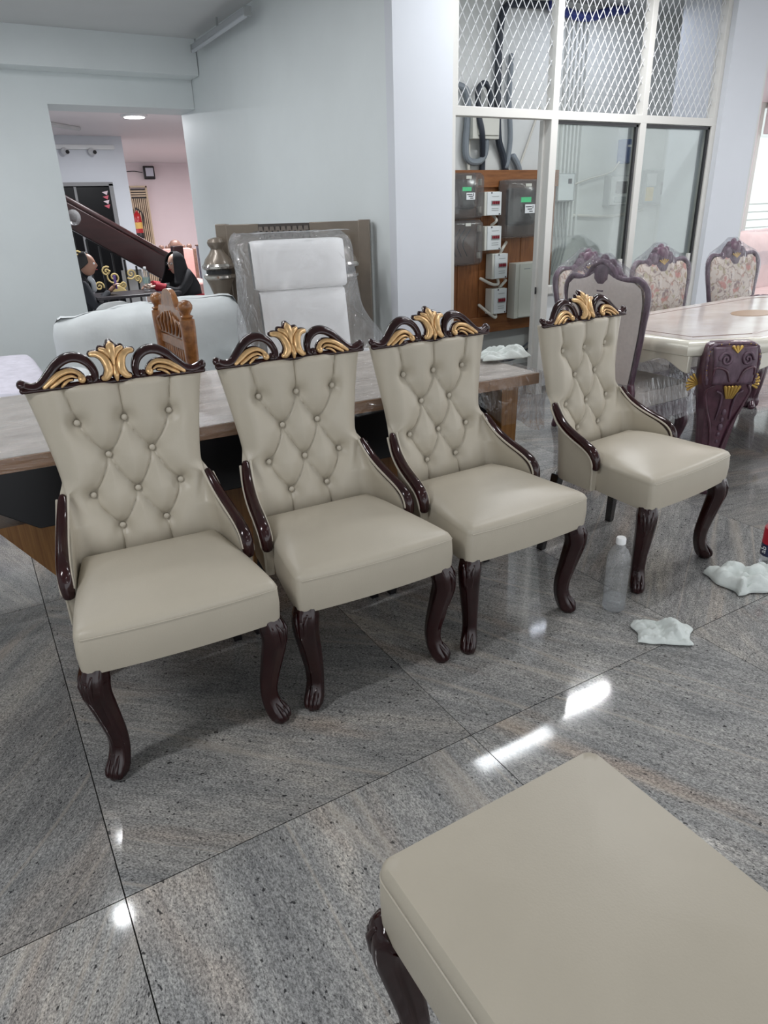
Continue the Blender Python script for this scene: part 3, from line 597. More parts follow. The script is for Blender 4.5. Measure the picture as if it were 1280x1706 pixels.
# woman in black, facing left (-x), forearm resting on the table
wm = thing('person', 'seated person in black headscarf and robe with red cuffs leaning over a table', 'person', (2.50, 8.95, HF))
J = {'pel': ((.05, 0, .52), .15), 'wa': ((.02, 0, .70), .14), 'ch': ((-.03, 0, .88), (.15, .17)), 'nk': ((-.09, 0, 1.00), .07),
     'sl': ((-.04, .17, .93), .075), 'el': ((-.22, .22, .78), .055), 'wl': ((-.42, .12, .845), .042),
     'sr': ((-.04, -.17, .93), .075), 'er': ((-.20, -.25, .76), .056), 'wr': ((-.44, -.16, .845), .042),
     'hl': ((-.02, .09, .50), .10), 'kl': ((-.36, .10, .50), .085), 'al': ((-.34, .10, .10), .06), 'fl': ((-.46, .10, .045), .045),
     'hr': ((-.02, -.09, .50), .10), 'kr': ((-.36, -.10, .50), .085), 'ar': ((-.34, -.10, .10), .06), 'fr': ((-.46, -.10, .045), .045)}
EE = [('pel', 'wa'), ('wa', 'ch'), ('ch', 'nk'), ('ch', 'sl'), ('sl', 'el'), ('el', 'wl'), ('ch', 'sr'), ('sr', 'er'), ('er', 'wr'), ('pel', 'hl'), ('hl', 'kl'), ('kl', 'al'), ('al', 'fl'), ('pel', 'hr'), ('hr', 'kr'), ('kr', 'ar'), ('ar', 'fr')]
skin_body('body', J, EE, 'black_cloth', wm)
h_, M_ = head(wm, Vector((-.155, -.02, 1.075)), R(-62), 'skin_light')
# headscarf: hood open at the face, falling over the shoulders
def scarf(u, v):
    a = -math.pi*.78+2*math.pi*.78*u      # 0 = back of the head
    z = .14-.36*v; rr = (.128*math.sqrt(max(0, 1-((z-.0)/.145)**2)) if z > .02 else .127+.10*((.02-z)/.24)**1.6)
    return M_ @ Vector((math.sin(a)*rr*.86, math.cos(a)*rr*1.0+.008, z))
MB().grid(28, 16, scarf).build('headscarf', 'black_cloth', wm, solid=.012)
for s in (-1, 1):
    MB().tube([(math.cos(k*.63)*.020+.028*s, -.098, math.sin(k*.63)*.017+.012) for k in range(11)], .0026, 5, fn=lambda q: M_ @ Vector(q)).build('glasses_rim', 'black_rubber', wm)
for sy, w0, e0 in ((1, (-.42, .12, .845), (-.22, .22, .78)), (-1, (-.44, -.16, .845), (-.20, -.25, .76))):
    v0 = Vector(w0); dv = (v0-Vector(e0)).normalized()
    MB().tube([v0-dv*.10, v0-dv*.04, v0+dv*.015], [.056, .052, .046], 12, cap=False).build('cuff', 'red_cloth', wm, solid=.004)
    hand(wm, v0+dv*.01, (-1, -.1*sy, -.1), (0, sy, 0), 'skin_light')
MB().tube(spline([(-.14, -.13, .62), (-.05, -.19, .66), (.1, -.17, .68), (.2, -.06, .66)], 14), .045, 8, flat=.6).build('sash', 'red_cloth', wm)
# person on the left, facing right (+x), holding a phone
mn = thing('person', 'seated person in dark jacket looking down at a purple phone', 'person', (1.20, 8.80, HF))
J = {'pel': ((-.03, 0, .50), .13), 'wa': ((-.02, 0, .68), .12), 'ch': ((.02, 0, .86), (.13, .16)), 'nk': ((.07, 0, 1.02), .055),
     'sl': ((.02, .17, .92), .07), 'el': ((.10, .23, .68), .052), 'wl': ((.30, .08, .80), .038),
     'sr': ((.02, -.17, .92), .07), 'er': ((.10, -.23, .68), .052), 'wr': ((.30, -.06, .84), .038),
     'hl': ((.02, .09, .50), .09), 'kl': ((.40, .10, .50), .07), 'al': ((.38, .10, .10), .05), 'fl': ((.50, .10, .045), .045),
     'hr': ((.02, -.09, .50), .09), 'kr': ((.40, -.10, .50), .07), 'ar': ((.38, -.10, .10), .05), 'fr': ((.50, -.10, .045), .045)}
skin_body('body', J, EE, 'dark_cloth', mn)
h_, M_ = head(mn, Vector((.125, 0, 1.135)), R(70), 'skin')
def hairf(u, v):
    a = -math.pi*.62+2*math.pi*.62*u; z = .135-.20*v*(1-.45*abs(2*u-1)**2); rr = math.sqrt(max(0.0, 1-(z/.14)**2))
    return M_ @ Vector((math.sin(a)*.084*rr, math.cos(a)*.106*rr+.006, z))
MB().grid(26, 12, hairf).build('hair', 'hair', mn, solid=.010)
MB().tube(spline([(.12, -.03, .99), (.15, -.02, .94), (.155, .0, .86)], 8), .03, 8, flat=.6).build('shirt_collar', 'shirt_white', mn)
hand(mn, (.30, .08, .80), (.75, -.3, .55), (0, 1, .1), 'skin'); hand(mn, (.30, -.06, .84), (.7, .2, .6), (0, -1, .1), 'skin')
tag(MB().box((1.595, 8.81, HF+.93), (.012, .075, .15), rz=.1).build('phone', 'phone_purple', bev=.004), 'purple backed phone held up by the person on the left', 'phone')
def plastic_chair(loc, rz, label):
    t = thing('plastic_chair', label, 'chair', loc, rz, 'white plastic chairs in the hall')
    def bk(u, v):
        a = (u-.5)*1.9; z = .44+.36*v*(1-.25*(2*abs(u-.5))**3); return (.23*math.sin(a)*(1+.06*v), .20-.10*(1-math.cos(a))*1.6+.07*v, z)
    MB().grid(16, 8, bk).build('backrest', 'white_plastic', t, solid=.012)
    MB().grid(10, 10, lambda u, v: ((u-.5)*.44, (v-.5)*.42, .42-.02*math.sin(u*3.14)*math.sin(v*3.14))).build('seat', 'white_plastic', t, solid=.014)
    for sx in (-1, 1):
        for sy in (-1, 1): MB().tube([(.19*sx, .18*sy, .42), (.23*sx, .23*sy, .012)], [.026, .018], 8).build('leg', 'white_plastic', t)
    return t
plastic_chair((1.16, 8.80, HF), R(90), 'white plastic chair under the person holding a phone')
plastic_chair((1.36, 8.22, HF), R(188), 'empty white plastic chair with its back towards the doorway')
plastic_chair((2.56, 8.95, HF), R(-90), 'white plastic chair under the person in black headscarf')
# far bed
t = thing('bed', 'far bed with rose pink padded headboard and carved gilt crest', 'bed', (3.98, 14.9, HF))
pts = [(-.36, .3), (-.36, .98), (-.25, 1.02), (.25, 1.02), (.36, .98), (.36, .3)]
MB().prism(pts, 0, .08, XZ(0)).build('headboard', 'pink_velvet', t, bev=.02, ang=0)
for k, (x, r) in enumerate(((-.28, .06), (-.16, .05), (-.08, .08), (0, .13), (.08, .08), (.16, .05), (.28, .06))):
    sphere((x, .04, 1.02+r*.35), r, 10, (1, .4, .9)).build('crest_carving', 'gilt_brown', t)
MB().box((0, -.5, .28), (.8, 1.0, .30)).build('mattress', 'pink_velvet', t, bev=.05)
for s in (-1, 1): MB().box((.37*s, .04, .5), (.07, .10, 1.0)).build('post', 'gilt_brown', t, bev=.01)
MB().box((0, -.5, .065), (.8, 1.0, .13)).build('bed_base', 'gilt_brown', t, bev=.01)
t = thing('cabinet', 'slim blue grey patterned cabinet right of the pink bed', 'cabinet', (4.56, 14.9, HF))
MB().box((0, .05, .52), (.26, .2, 1.04)).build('body', 'blue_grey_cloth', t, bev=.02)
MB().box((0, .05, 1.05), (.29, .23, .03)).build('top', 'gilt_brown', t, bev=.006)
# ================================================================== CREAM TUFTED CHAIRS
def interp(tab, x):
    if x <= tab[0][0]: return tab[0][1]
    for (a, fa), (b, fb) in zip(tab, tab[1:]):
        if x <= b:
            t = (x-a)/(b-a); return fa+(fb-fa)*t
    return tab[-1][1]
def smooth_tab(tab, n=8):
    P = spline([(a, b, 0) for a, b in tab], n*(len(tab)-1)); return [(p.x, p.y) for p in P]
YS = smooth_tab([(.34, .470), (.45, .480), (.53, .493), (.63, .513), (.75, .534), (.86, .548), (.96, .556)])
WC = smooth_tab([(.34, .224), (.45, .220), (.55, .212), (.64, .207), (.72, .212), (.80, .224), (.88, .238), (.96, .254)])
ARM = [(.214, .510, .650), (.218, .496, .632), (.227, .462, .598), (.236, .415, .570), (.243, .365, .550), (.248, .315, .533), (.251, .278, .514), (.252, .258, .488), (.252, .252, .455)]
YA = smooth_tab([(.34, .258), (.46, .258), (.490, .266), (.516, .290), (.535, .325), (.553, .375), (.573, .420), (.600, .462), (.630, .492), (.655, .512), (.70, .528)])
BTN = [(-.133, .852), (0, .850), (.133, .852), (-.064, .747), (.064, .747), (-.131, .634), (0, .632), (.131, .634), (-.067, .528), (.067, .528)]
PL = [(0, 3), (1, 3), (1, 4), (2, 4), (3, 5), (3, 6), (4, 6), (4, 7), (5, 8), (6, 8), (6, 9), (7, 9)]
def bez(a, b, k, n=8):
    mx, mz = (a[0]+b[0])/2, (a[1]+b[1])/2; dx, dz = b[0]-a[0], b[1]-a[1]; c = (mx-dz*k, mz+dx*k)
    return [((1-t)**2*a[0]+2*t*(1-t)*c[0]+t*t*b[0], (1-t)**2*a[1]+2*t*(1-t)*c[1]+t*t*b[1]) for t in [i/n for i in range(n+1)]]
LINES = [bez(BTN[a], BTN[b], .10 if BTN[b][0] < BTN[a][0] else -.10) for a, b in PL]
LINES += [bez(BTN[k], (BTN[k][0]*1.16, .965), .03, 5) for k in range(3)]
LINES += [bez(BTN[k], (BTN[k][0]*1.12, .40), .02, 5) for k in (8, 9)]
def segd(p, a, b):
    ax, az = a; bx, bz = b; dx, dz = bx-ax, bz-az; t = max(0, min(1, ((p[0]-ax)*dx+(p[1]-az)*dz)/(dx*dx+dz*dz)))
    return math.hypot(p[0]-ax-t*dx, p[1]-az-t*dz)
def tuft(x, z):
    db = min(math.hypot(x-a, z-b) for a, b in BTN)
    dl = min(segd((x, z), L_[i], L_[i+1]) for L_ in LINES for i in range(len(L_)-1))
    d = .021*math.exp(-(db/.021)**2) + .0065*math.exp(-(dl/.0036)**2)
    d -= .018*(1-math.exp(-(dl/.030)**1.6))*(1-math.exp(-(db/.03)**2))
    return d
NP = 70
def back_profile(z):
    ys, wc, ya = interp(YS, z), interp(WC, z), interp(YA, z)
    ya = min(ya, ys-.002); r = min(.075, max(.012, (ys-ya)*.7)); wf = wc+.014*min(1, (ys-ya)/.2)
    pts = [(0, ys)]; n1, n2, n3 = 44, 12, 14
    for i in range(1, n1+1): pts.append(((wc-r)*i/n1, ys))
    for i in range(1, n2+1):
        a = R(90*i/n2); pts.append((wc-r+r*math.sin(a), ys-r+r*math.cos(a)))
    y0 = ys-r
    for i in range(1, n3+1):
        f = i/n3; pts.append((wc+(wf-wc)*f, y0+(min(ya, y0-.001)-y0)*f))
    m = len(pts); out = []
    for i, (x, y) in enumerate(pts):
        xa, ya_ = pts[max(i-1, 0)]; xb, yb = pts[min(i+1, m-1)]
        tx, ty = xb-xa, yb-ya_; l = math.hypot(tx, ty) or 1
        nx, ny = (-ty/l, tx/l) if i else (0, 1)
        th = .024+(.020 if i < 40 else 0); out.append((x+nx*th, y+ny*th))
    return pts, out
def top_profile(z):
    # above the arms the padded front rolls back over the side edge
    ys, wc = interp(YS, z), interp(WC, z); pts = []; out = []
    for i in range(NP+1):
        t = i/NP; x = wc*(1-(1-t)**1.12); k = max(0, (x-(wc-.05))/.05)
        pts.append((x, ys+.030*(1-math.sqrt(max(0, 1-k*k))))); out.append((x*(1-.02*t), ys+.050-.006*t))
    return pts, out
def make_backrest(parent):
    b = MB(); rows = []; nz = 122
    zs = [.358+(.962-.358)*j/nz for j in range(nz+1)]
    for j, z in enumerate(zs):
        pa, oa = back_profile(z); pb, ob = top_profile(z); s = max(0, min(1, (z-.630)/.065)); s = s*s*(3-2*s)
        edge = 1 if z < .945 else math.sqrt(max(0.05, 1-((z-.945)/.018)**2))
        half = [(p[0]+(q[0]-p[0])*s, p[1]+(q[1]-p[1])*s) for p, q in zip(pa, pb)]
        outer = [(p[0]+(q[0]-p[0])*s, p[1]+(q[1]-p[1])*s-(1-edge)*.012) for p, q in zip(oa, ob)]
        inner = []
        for x, y in half:
            fade = max(0, min(1, (.205-x)/.05)); fade = fade*fade*(3-2*fade)
            inner.append((x, y+(tuft(x, z)*fade if fade > 0 and z > .44 else 0)+(1-edge)*.018))
        ring = [(-x, y, z) for x, y in reversed(inner)][:-1]+[(x, y, z) for x, y in inner]
        ring += [(x, y, z) for x, y in reversed(outer)][:-1]+[(-x, y, z) for x, y in outer]
        rows.append(ring)
    b.rings(rows)
    return b.build('backrest', 'leather', parent, ang=60)
def seat_rings(outline, levels, crown, cx, cy, ztop, k=12, p=2.4):
    rs = []
    for ins, z in levels: rs.append([(x, y, z) for x, y in outline(ins)])
    o = outline(levels[-1][0]); hx = max(x for x, y in o)-cx; hy = max(y for x, y in o)-cy; hy0 = cy-min(y for x, y in o)
    for i in range(1, k+1):
        s = 1-i/k*.985; q = []
        for x, y in o:
            X, Y = cx+(x-cx)*s, cy+(y-cy)*s; u = min(1, abs(X-cx)/hx); v = min(1, abs(Y-cy)/(hy if Y > cy else hy0))
            q.append((X, Y, ztop+crown*(1-u**p)*(1-v**p)))
        rs.append(q)
    return rs
def chair_outline(ins):
    f, bk = .262-ins, .205-ins; y0, y1 = -.006+ins, .445-ins; r = .022; out = []
    # front edge (left to right) with a slight bow, right side, back, left side
    n = 14
    for i in range(n+1):
        u = -1+2*i/n; x = u*(f-r*.6); out.append((x, y0-.012*(1-u*u)))
    out += [(f-.004, y0+.006), (f, y0+.018)]
    for i in range(1, 10): t = i/10; out.append((f+(bk-f)*t**1.3, y0+.018+(y1-y0-.018)*t))
    for i in range(9): u = 1-2*i/8; out.append((bk*u, y1+.0*(1-u*u)))
    for i in range(1, 10): t = 1-i/10; out.append((-(f+(bk-f)*t**1.3), y0+.018+(y1-y0-.018)*t))
    out += [(-f, y0+.018), (-(f-.004), y0+.006)]
    return out
def cabriole(parent, sx, sy, cx, cy, top=.372, name='leg'):
    # bends in the diagonal plane: knee out, ankle in, toe out
    D = Vector((.707*sx, .707*sy, 0))
    prof = [(.000, top, .034), (.010, .330, .038), (.013, .292, .036), (.003, .245, .033), (-.011, .185, .0295), (-.022, .130, .0265), (-.023, .090, .0255), (-.016, .060, .027), (-.005, .036, .029), (.006, .018, .028), (.008, .004, .022)]
    P = spline([(cx+D.x*o, cy+D.y*o, z) for o, z, r in prof], 40); rad = [r for o, z, r in prof]
    b = MB(); b.tube(P, rad, 24, cap=False, flute=.075, nf=6, up=(D.x, D.y, 0)); o = b.build(name, 'mahogany', parent, ang=50)
    # carved tongue on the knee and scroll toe
    kn = MB()
    for s, w_ in ((0, 1), (-1, .8), (1, .8)):
        side = Vector((-D.y, D.x, 0))*s*.016
        kn.tube([Vector((cx, cy, z))+D*(o_+r*.86)+side*(z-.2)/.15 for o_, z, r in ((.004, .350, .034), (.012, .328, .038), (.012, .29, .036), (.003, .245, .033), (-.004, .22, .031))], [.006*w_, .009*w_, .008*w_, .006*w_, .002], 8)
    kn.build('knee_carving', 'mahogany', o, ang=60)
    tc = Vector((cx, cy, .030))+D*.022
    q = MB()
    for s in (-1, 0, 1):
        side = Vector((-D.y, D.x, 0))*s*.012
        q.tube(spline([tc+side-D*.022+Vector((0, 0, .040)), tc+side*1.1+Vector((0, 0, .012)), tc+side+D*.006+Vector((0, 0, -.010)), tc+side-D*.004+Vector((0, 0, -.024))], 10), [.004, .007, .008, .005], 8)
    q.build('toe_carving', 'mahogany', o, ang=60)
    return o
CB = .957
def crest_map(q): return (q[0], .556+.50*q[1]-.010+q[2], CB+q[1])
def crest(parent):
    cr_ = MB()
    pts = [(-.256+.512*i/24, .006, .012) for i in range(25)]
    cr_.tube(pts, .0085, 10, fn=crest_map)
    root = cr_.build('crest_rail', 'mahogany', parent, ang=60)
    for s in (-1, 1):
        mp = lambda q: crest_map((q[0]*s, q[1], q[2]))
        A = [(.252, .022, .01), (.228, .013, .01), (.205, .018, .01), (.180, .040, .01), (.155, .063, .008), (.125, .078, .006), (.095, .077, .006), (.070, .060, .008), (.058, .036, .01), (.060, .016, .012), (.074, .013, .012)]
        b = MB(); b.tube(spline(A, 44), [.010, .0105, .011, .0125, .0135, .014, .0135, .0125, .0115, .0105, .009], 14, flat=1.0, flute=.07, nf=5, fn=mp)
        b.build('scroll', 'mahogany', root, ang=60)
        sb = sphere((0, 0, 0), .0135, 12); sb.v = [mp((v[0]+.254, v[1]+.022, v[2]+.01)) for v in sb.v]; sb.build('scroll_end', 'mahogany', root, ang=60)
        sb = sphere((0, 0, 0), .0125, 12); sb.v = [mp((v[0]+.075, v[1]+.016, v[2]+.008)) for v in sb.v]; sb.build('scroll_end', 'mahogany', root, ang=60)
        # gilt acanthus under the scroll on a dark ground
        G = [([(.196, .011, .004), (.176, .025, .002), (.152, .040, 0), (.124, .046, 0), (.104, .039, .0), (.094, .027, 0)], [.008, .0105, .0105, .009, .008, .010]),
             ([(.178, .009, .004), (.162, .018, .002), (.143, .028, 0), (.122, .032, 0), (.110, .027, 0)], [.008, .0095, .0085, .007, .005]),
             ([(.150, .008, .004), (.142, .015, .0), (.131, .021, 0), (.121, .022, 0)], [.006, .007, .0055, .004])]
        for k, (p, r) in enumerate(G):
            d = MB(); d.tube(spline([(x, h, z+.010) for x, h, z in p], 20), [a+.0042 for a in r], 10, flat=.7, up=(0, 0, 1), fn=mp); d.build('leaf_ground', 'mahogany', root, ang=60)
            g = MB(); g.tube(spline(p, 24), r, 10, flat=.62 if k else .75, up=(0, 0, 1), fn=mp); g.build('gilt_leaf', 'gold_paint', root, ang=60)
        sb = sphere((0, 0, 0), .0115, 12); sb.v = [mp((v[0]+.095, v[1]+.022, v[2]-.002)) for v in sb.v]; sb.build('gilt_bead', 'gold_paint', root, ang=60)
        # centre petals
        p = [(.058, .083, .0), (.042, .082, -.004), (.027, .072, -.008), (.019, .055, -.010), (.018, .036, -.010), (.028, .020, -.006), (.038, .016, -.002)]; r = [.007, .009, .0115, .013, .013, .010, .006]
        d = MB(); d.tube(spline([(x, h, z+.012) for x, h, z in p], 22), [a+.005 for a in r], 10, flat=.8, up=(0, 0, 1), fn=mp); d.build('leaf_ground', 'mahogany', root, ang=60)
        g = MB(); g.tube(spline(p, 26), r, 12, up=(0, 0, 1), fn=mp); g.build('gilt_petal', 'gold_paint', root, ang=60)
        # side lobes of the top shell
        p = [(.004, .070, -.008), (.016, .088, -.008), (.030, .094, -.004)]; r = [.006, .008, .006]
        d = MB(); d.tube(spline([(x, h, z+.012) for x, h, z in p], 12), [a+.005 for a in r], 10, fn=mp); d.build('leaf_ground', 'mahogany', root, ang=60)
        MB().tube(spline(p, 12), r, 10, fn=mp).build('gilt_leaf', 'gold_paint', root, ang=60)
    for p, r in (([(0, .052, -.010), (0, .085, -.012), (0, .100, -.006), (0, .108, 0)], [.004, .012, .013, .007]), ([(0, .050, -.010), (0, .026, -.010), (0, .008, -.002)], [.004, .009, .004])):
        d = MB(); d.tube(spline([(x, h, z+.012) for x, h, z in p], 14), [a+.005 for a in r], 10, fn=crest_map); d.build('leaf_ground', 'mahogany', root, ang=60)
        MB().tube(spline(p, 14), r, 12, fn=crest_map).build('gilt_leaf', 'gold_paint', root, ang=60)
def make_chair():
    t = thing('dining_chair', 'x', 'chair', group='cream tufted chairs standing in a row')
    lv = [(.012, .350), (.002, .356), (0, .372), (-.002, .41), (0, .455), (.0012, .460), (.0008, .464), (.006, .474), (.018, .482)]
    b = MB(); b.rings(seat_rings(chair_outline, lv, .034, 0, .24, .482)); b.build('seat', 'leather', t, ang=50)
    MB().tube([(x, y-.0005, .4605) for x, y in chair_outline(.0005)[:17]], .0016, 6, cap=False).build('seam', 'piping', t)
    make_backrest(t)
    for k, (x, z) in enumerate(BTN):
        y = interp(YS, z)+.011
        sphere((x, y, z), .0095, 12, (1, .55, 1)).build('button', 'piping', t)
    for s in (-1, 1):
        A = spline([(x*s, y, z) for x, y, z in ARM], 30)
        A = [Vector((p.x+.002*s, p.y, p.z+.002)) for p in A]
        b = MB(); b.tube(A, [.010, .014, .0165, .0175, .018, .0185, .019, .0185, .016], 14, flat=1.05, up=(0, 0, 1)); b.build('arm', 'mahogany', t, ang=60)
        ins = [Vector((p.x-.016*s, p.y-.004, p.z+.004)) for p in A[:-2]]; MB().tube(ins, .0042, 8).build('piping', 'piping', t)
        out = [Vector((p.x+.017*s, p.y+.004, p.z-.010)) for p in A[:-2]]+[Vector((.262*s, .262, z)) for z in (.44, .41, .385, .362)]
        MB().tube(out, .0042, 8).build('piping', 'piping', t)
        cabriole(t, s, -1, .230*s, .026, .358)
        b = MB(); b.rings([[(.205*s+.02*a, .475+.02*c_, .36) for a, c_ in ((-1, -1), (1, -1), (1, 1), (-1, 1))], [(.238*s+.015*a, .512+.015*c_, 0) for a, c_ in ((-1, -1), (1, -1), (1, 1), (-1, 1))]])
        b.build('rear_leg', 'black_wood', t, ang=0, bev=.003)
    MB().tube([(-.25+.5*i/20, .556+.004, .957) for i in range(21)], .0045, 8).build('piping', 'piping', t)
    crest(t)
    return t
proto = make_chair()
POSES = [((.308, 1.596), -.069, 'leftmost cream tufted chair with carved gold crest, nearest the camera'),
         ((.885, 1.570), -.032, 'second cream tufted chair from the left in the row'),
         ((1.459, 1.554), .013, 'third cream tufted chair from the left, second from the right'),
         ((2.250, 1.532), .090, 'rightmost cream tufted chair with gold crest, beside the marble table')]
for i, ((x, y), a, lab) in enumerate(POSES):
    o = proto if i == 0 else copy_tree(proto)
    o.location = (x, y, 0); o.rotation_euler = (0, 0, a); o['label'] = lab
# foreground stool
st = thing('stool', 'large cream leather stool seat on dark carved legs in the near foreground', 'stool', (.581, .437, 0))
def stool_outline(ins): return rrect(.232-ins, .236-ins, max(.026-ins*.5, .006), 6)
lv = [(.012, .336), (.002, .342), (0, .36), (-.001, .41), (0, .452), (.003, .459), (.0005, .464), (.003, .476), (.010, .486)]
MB().rings(seat_rings(stool_outline, lv, .014, 0, 0, .486, 12, 3.0)).build('seat', 'leather', st, ang=50)
MB().tube([(x, y, .4595) for x, y in stool_outline(.001)+stool_outline(.001)[:1]], .0022, 6, cap=False).build('seam', 'piping', st)
for sx in (-1, 1):
    for sy in (-1, 1): cabriole(st, sx, sy, .206*sx, .210*sy, .340)

# ================================================================== LONG TABLE BEHIND THE CHAIRS
T1 = thing('long_table', 'long laminate table under clear film standing behind the cream chairs', 'table', (.95, 2.675, 0), -.05)
MB().box((-.30, -.0, .727), (2.82, .90, .045)).build('top', 'laminate', T1, ang=0, bev=.002)
MB().box((-.30, -.0, .7502), (2.80, .885, .003)).build('top_sheet', 'table_top', T1, ang=0)
for s, x in ((1, 1.03), (-1, -1.55)):
    MB().prism([(x-.03, .0), (x+.03, .0), (x+.045, .70), (x-.045, .70)], -.36, .36, lambda a, b, d: (a, d, b)).build('end_panel', 'oak_panel', T1, ang=0, bev=.002)
MB().prism([(-.72, 0), (.70, 0), (1.0, .44), (-1.02, .44)], -.10, .10, lambda a, b, d: (a, d-.10, b)).build('base_panel', 'oak_panel', T1, ang=0, bev=.002)
MB().prism([(-.88, .43), (.86, .43), (1.0, .53), (.93, .70), (-.95, .70), (-1.02, .53)], -.12, .12, lambda a, b, d: (a, d-.13, b)).build('apron_panel', 'black_panel', T1, ang=0, bev=.004)
def film_top(u, v):
    x = -1.725+2.85*u; y = -.47+.94*v
    z = .757+.004*noise.noise((x*6, y*6, 1))+.003*noise.noise((x*22, y*9, 4)); return (x, y, z)
MB().grid(60, 26, film_top).build('film', 'film', T1, ang=0)
def film_drop(u, v):
    x = -1.725+2.85*u; k_ = max(0, min(1, (x-.72)/.2))+max(0, min(1, (-1.0-x)/.15)); d = (.045+.16*k_)*v*(1+.7*noise.noise((x*2.3, 0, 3)))
    return (x, -.47-.012*math.sin(v*3)+.018*noise.noise((x*8, v*3, 2)), .757-d+.003*noise.noise((x*6, 0, 1)))
MB().grid(70, 8, film_drop).build('film', 'film_loose', T1, ang=0)
def film_end(u, v):
    y = -.47+.94*u; d = .26*v*(1+.5*noise.noise((y*3, 0, 7)))
    return (1.128+.02*noise.noise((y*7, v*4, 2))+.01*math.sin(v*3), y, .757-d)
MB().grid(36, 10, film_end).build('film', 'film_loose', T1, ang=0)
# ------------------------------------------------------------------ rags
def rag(name, c, L1, L2, rz, h, seed, label, z0=0, e=.25):
    def f(u, v):
        a, b = (u-.5)*2, (v-.5)*2
        k = 1+e*noise.noise((a*1.3+seed, b*1.3, 2)); x, y = a*L1/2*k, b*L2/2*(1+e*noise.noise((a*1.4, b*1.4+seed, 5)))
        edge = max(0, 1-max(abs(a), abs(b))**4)
        z = .006+h*edge*(.20+1.3*abs(noise.noise((a*1.15+seed, b*1.4-seed, 1)))+.6*abs(noise.noise((a*1.9+b, b*2.0+seed, 8)))) + .010*abs(noise.noise((a*5, b*5, seed)))*edge**.5
        cs, sn = math.cos(rz), math.sin(rz); return (x*cs-y*sn, x*sn+y*cs, z)
    o = MB().grid(54, 48, f).build(name, 'rag', ang=40, solid=.004); o.location = (c[0], c[1], z0); return tag(o, label, 'cloth')
rag('cleaning_rag', (1.86, 1.285), .185, .14, R(-42), .034, 3.1, 'flat white rag on the floor below the clear bottle')
rag('cleaning_rag', (2.445, 1.345), .25, .20, R(-20), .080, 9.7, 'crumpled white rag on the floor at the right edge')
rag('cleaning_rag', (2.08, 2.46), .24, .12, R(-15), .045, 5.3, 'folded white rag lying on the long table top', .762)
# ------------------------------------------------------------------ bottles on the floor
t = thing('plastic_bottle', 'clear empty plastic bottle with white cap beside the front leg of a chair', 'bottle', (1.85, 1.50, 0))
MB().lathe(bottle_prof(.042, .295, 9), 24).build('body', 'bottle_plastic', t)
MB().lathe([(.018, .272), (.018, .292), (.0155, .296)], 14).build('cap', 'cap_white', t)
MB().lathe([(.038, .004), (.040, .05), (.039, .052)], 20).build('liquid', 'bottle_plastic', t)
t = thing('drink_bottle', 'bottle with red and navy label standing at the right edge', 'bottle', (2.645, 1.385, 0), R(35))
MB().lathe(bottle_prof(.042, .24, 3), 24).build('body', 'bottle_plastic', t)
MB().lathe([(.043, .048), (.0435, .05), (.0435, .10)], 28).build('label', 'label_navy', t)
MB().lathe([(.0435, .10), (.0435, .165), (.043, .167)], 28).build('label', 'label_red', t)
MB().lathe([(.018, .222), (.018, .24), (.016, .243)], 12).build('cap', 'label_red', t)
def lettering(txt, size, m, parent, M, nm='lettering'):
    cu = bpy.data.curves.new('txt', 'FONT'); cu.body = txt; cu.size = size; cu.extrude = .0004; cu.resolution_u = 3
    to = bpy.data.objects.new('txt', cu); C.objects.link(to); bpy.context.view_layer.update()
    me = bpy.data.meshes.new_from_object(to.evaluated_get(bpy.context.evaluated_depsgraph_get())); bpy.data.objects.remove(to)
    me.materials.clear(); me.materials.append(MATS[m]); o = bpy.data.objects.new(nm, me); C.objects.link(o); o.parent = parent; o.matrix_local = M; return o
labA = R(208-35-38)
lettering('ab', .034, 'print_white', t, Matrix.Rotation(labA, 4, 'Z') @ Matrix.Translation((.0446, .006, .060)) @ Matrix.Rotation(R(90), 4, 'Z') @ Matrix.Rotation(R(90), 4, 'X') @ Matrix.Rotation(R(90), 4, 'Z'))
# ================================================================== MARBLE TABLE AND FLORAL CHAIRS
T2 = thing('dining_table', 'pale marble dining table with carved plum legs and wavy pearl apron', 'table', (2.95, 1.93, 0), .06)
LX, LY = 2.1, .98
def oct_(ins, ch=.34, cy=.20): return [(ch+ins*.5, ins), (LX-ch-ins*.5, ins), (LX-ins, cy+ins*.5), (LX-ins, LY-cy-ins*.5), (LX-ch-ins*.5, LY-ins), (ch+ins*.5, LY-ins), (ins, LY-cy-ins*.5), (ins, cy+ins*.5)]
def octr(ins, z): return [(x, y, z) for x, y in oct_(ins)]
MB().rings([octr(.03, .700), octr(.008, .712), octr(0, .735), octr(.004, .760), octr(.016, .776), octr(.03, .780)]).build('top', 'pearl', T2, ang=40)
MB().rings([octr(.045, .776), octr(.045, .782)]).build('marble_panel', 'marble', T2, ang=0)
for ins in (.12,):
    q = [Vector((x, y, .7822)) for x, y in oct_(ins)]
    for a, b in zip(q, q[1:]+q[:1]): MB().tube([a, b], .0022, 4, cap=False).build('inlay_line', 'inlay', T2, ang=0)
MB().lathe([(.10, 0), (.10, .0022), (.085, .0025)], 28, (1.05, .49, .7818), 1.5, 1).build('inlay_motif', 'inlay_brown', T2)
def apron(L_, x0, y0, rz, m='pearl'):
    e_ = .34 if L_ > 1.5 else .20
    pl = [(e_, .715), (L_-e_, .715)]
    for i in range(25):
        u = 1-i/24; s = u*L_; pl.append((e_+(L_-2*e_)*u, .625+.045*(.5-.5*math.cos(2*math.pi*u*2))+.012*math.sin(math.pi*u)))
    c, s_ = math.cos(rz), math.sin(rz)
    return MB().prism(pl, 0, .03, lambda a, b, d: (x0+a*c-d*s_, y0+a*s_+d*c, b)).build('apron', m, T2, ang=30, bev=.004)
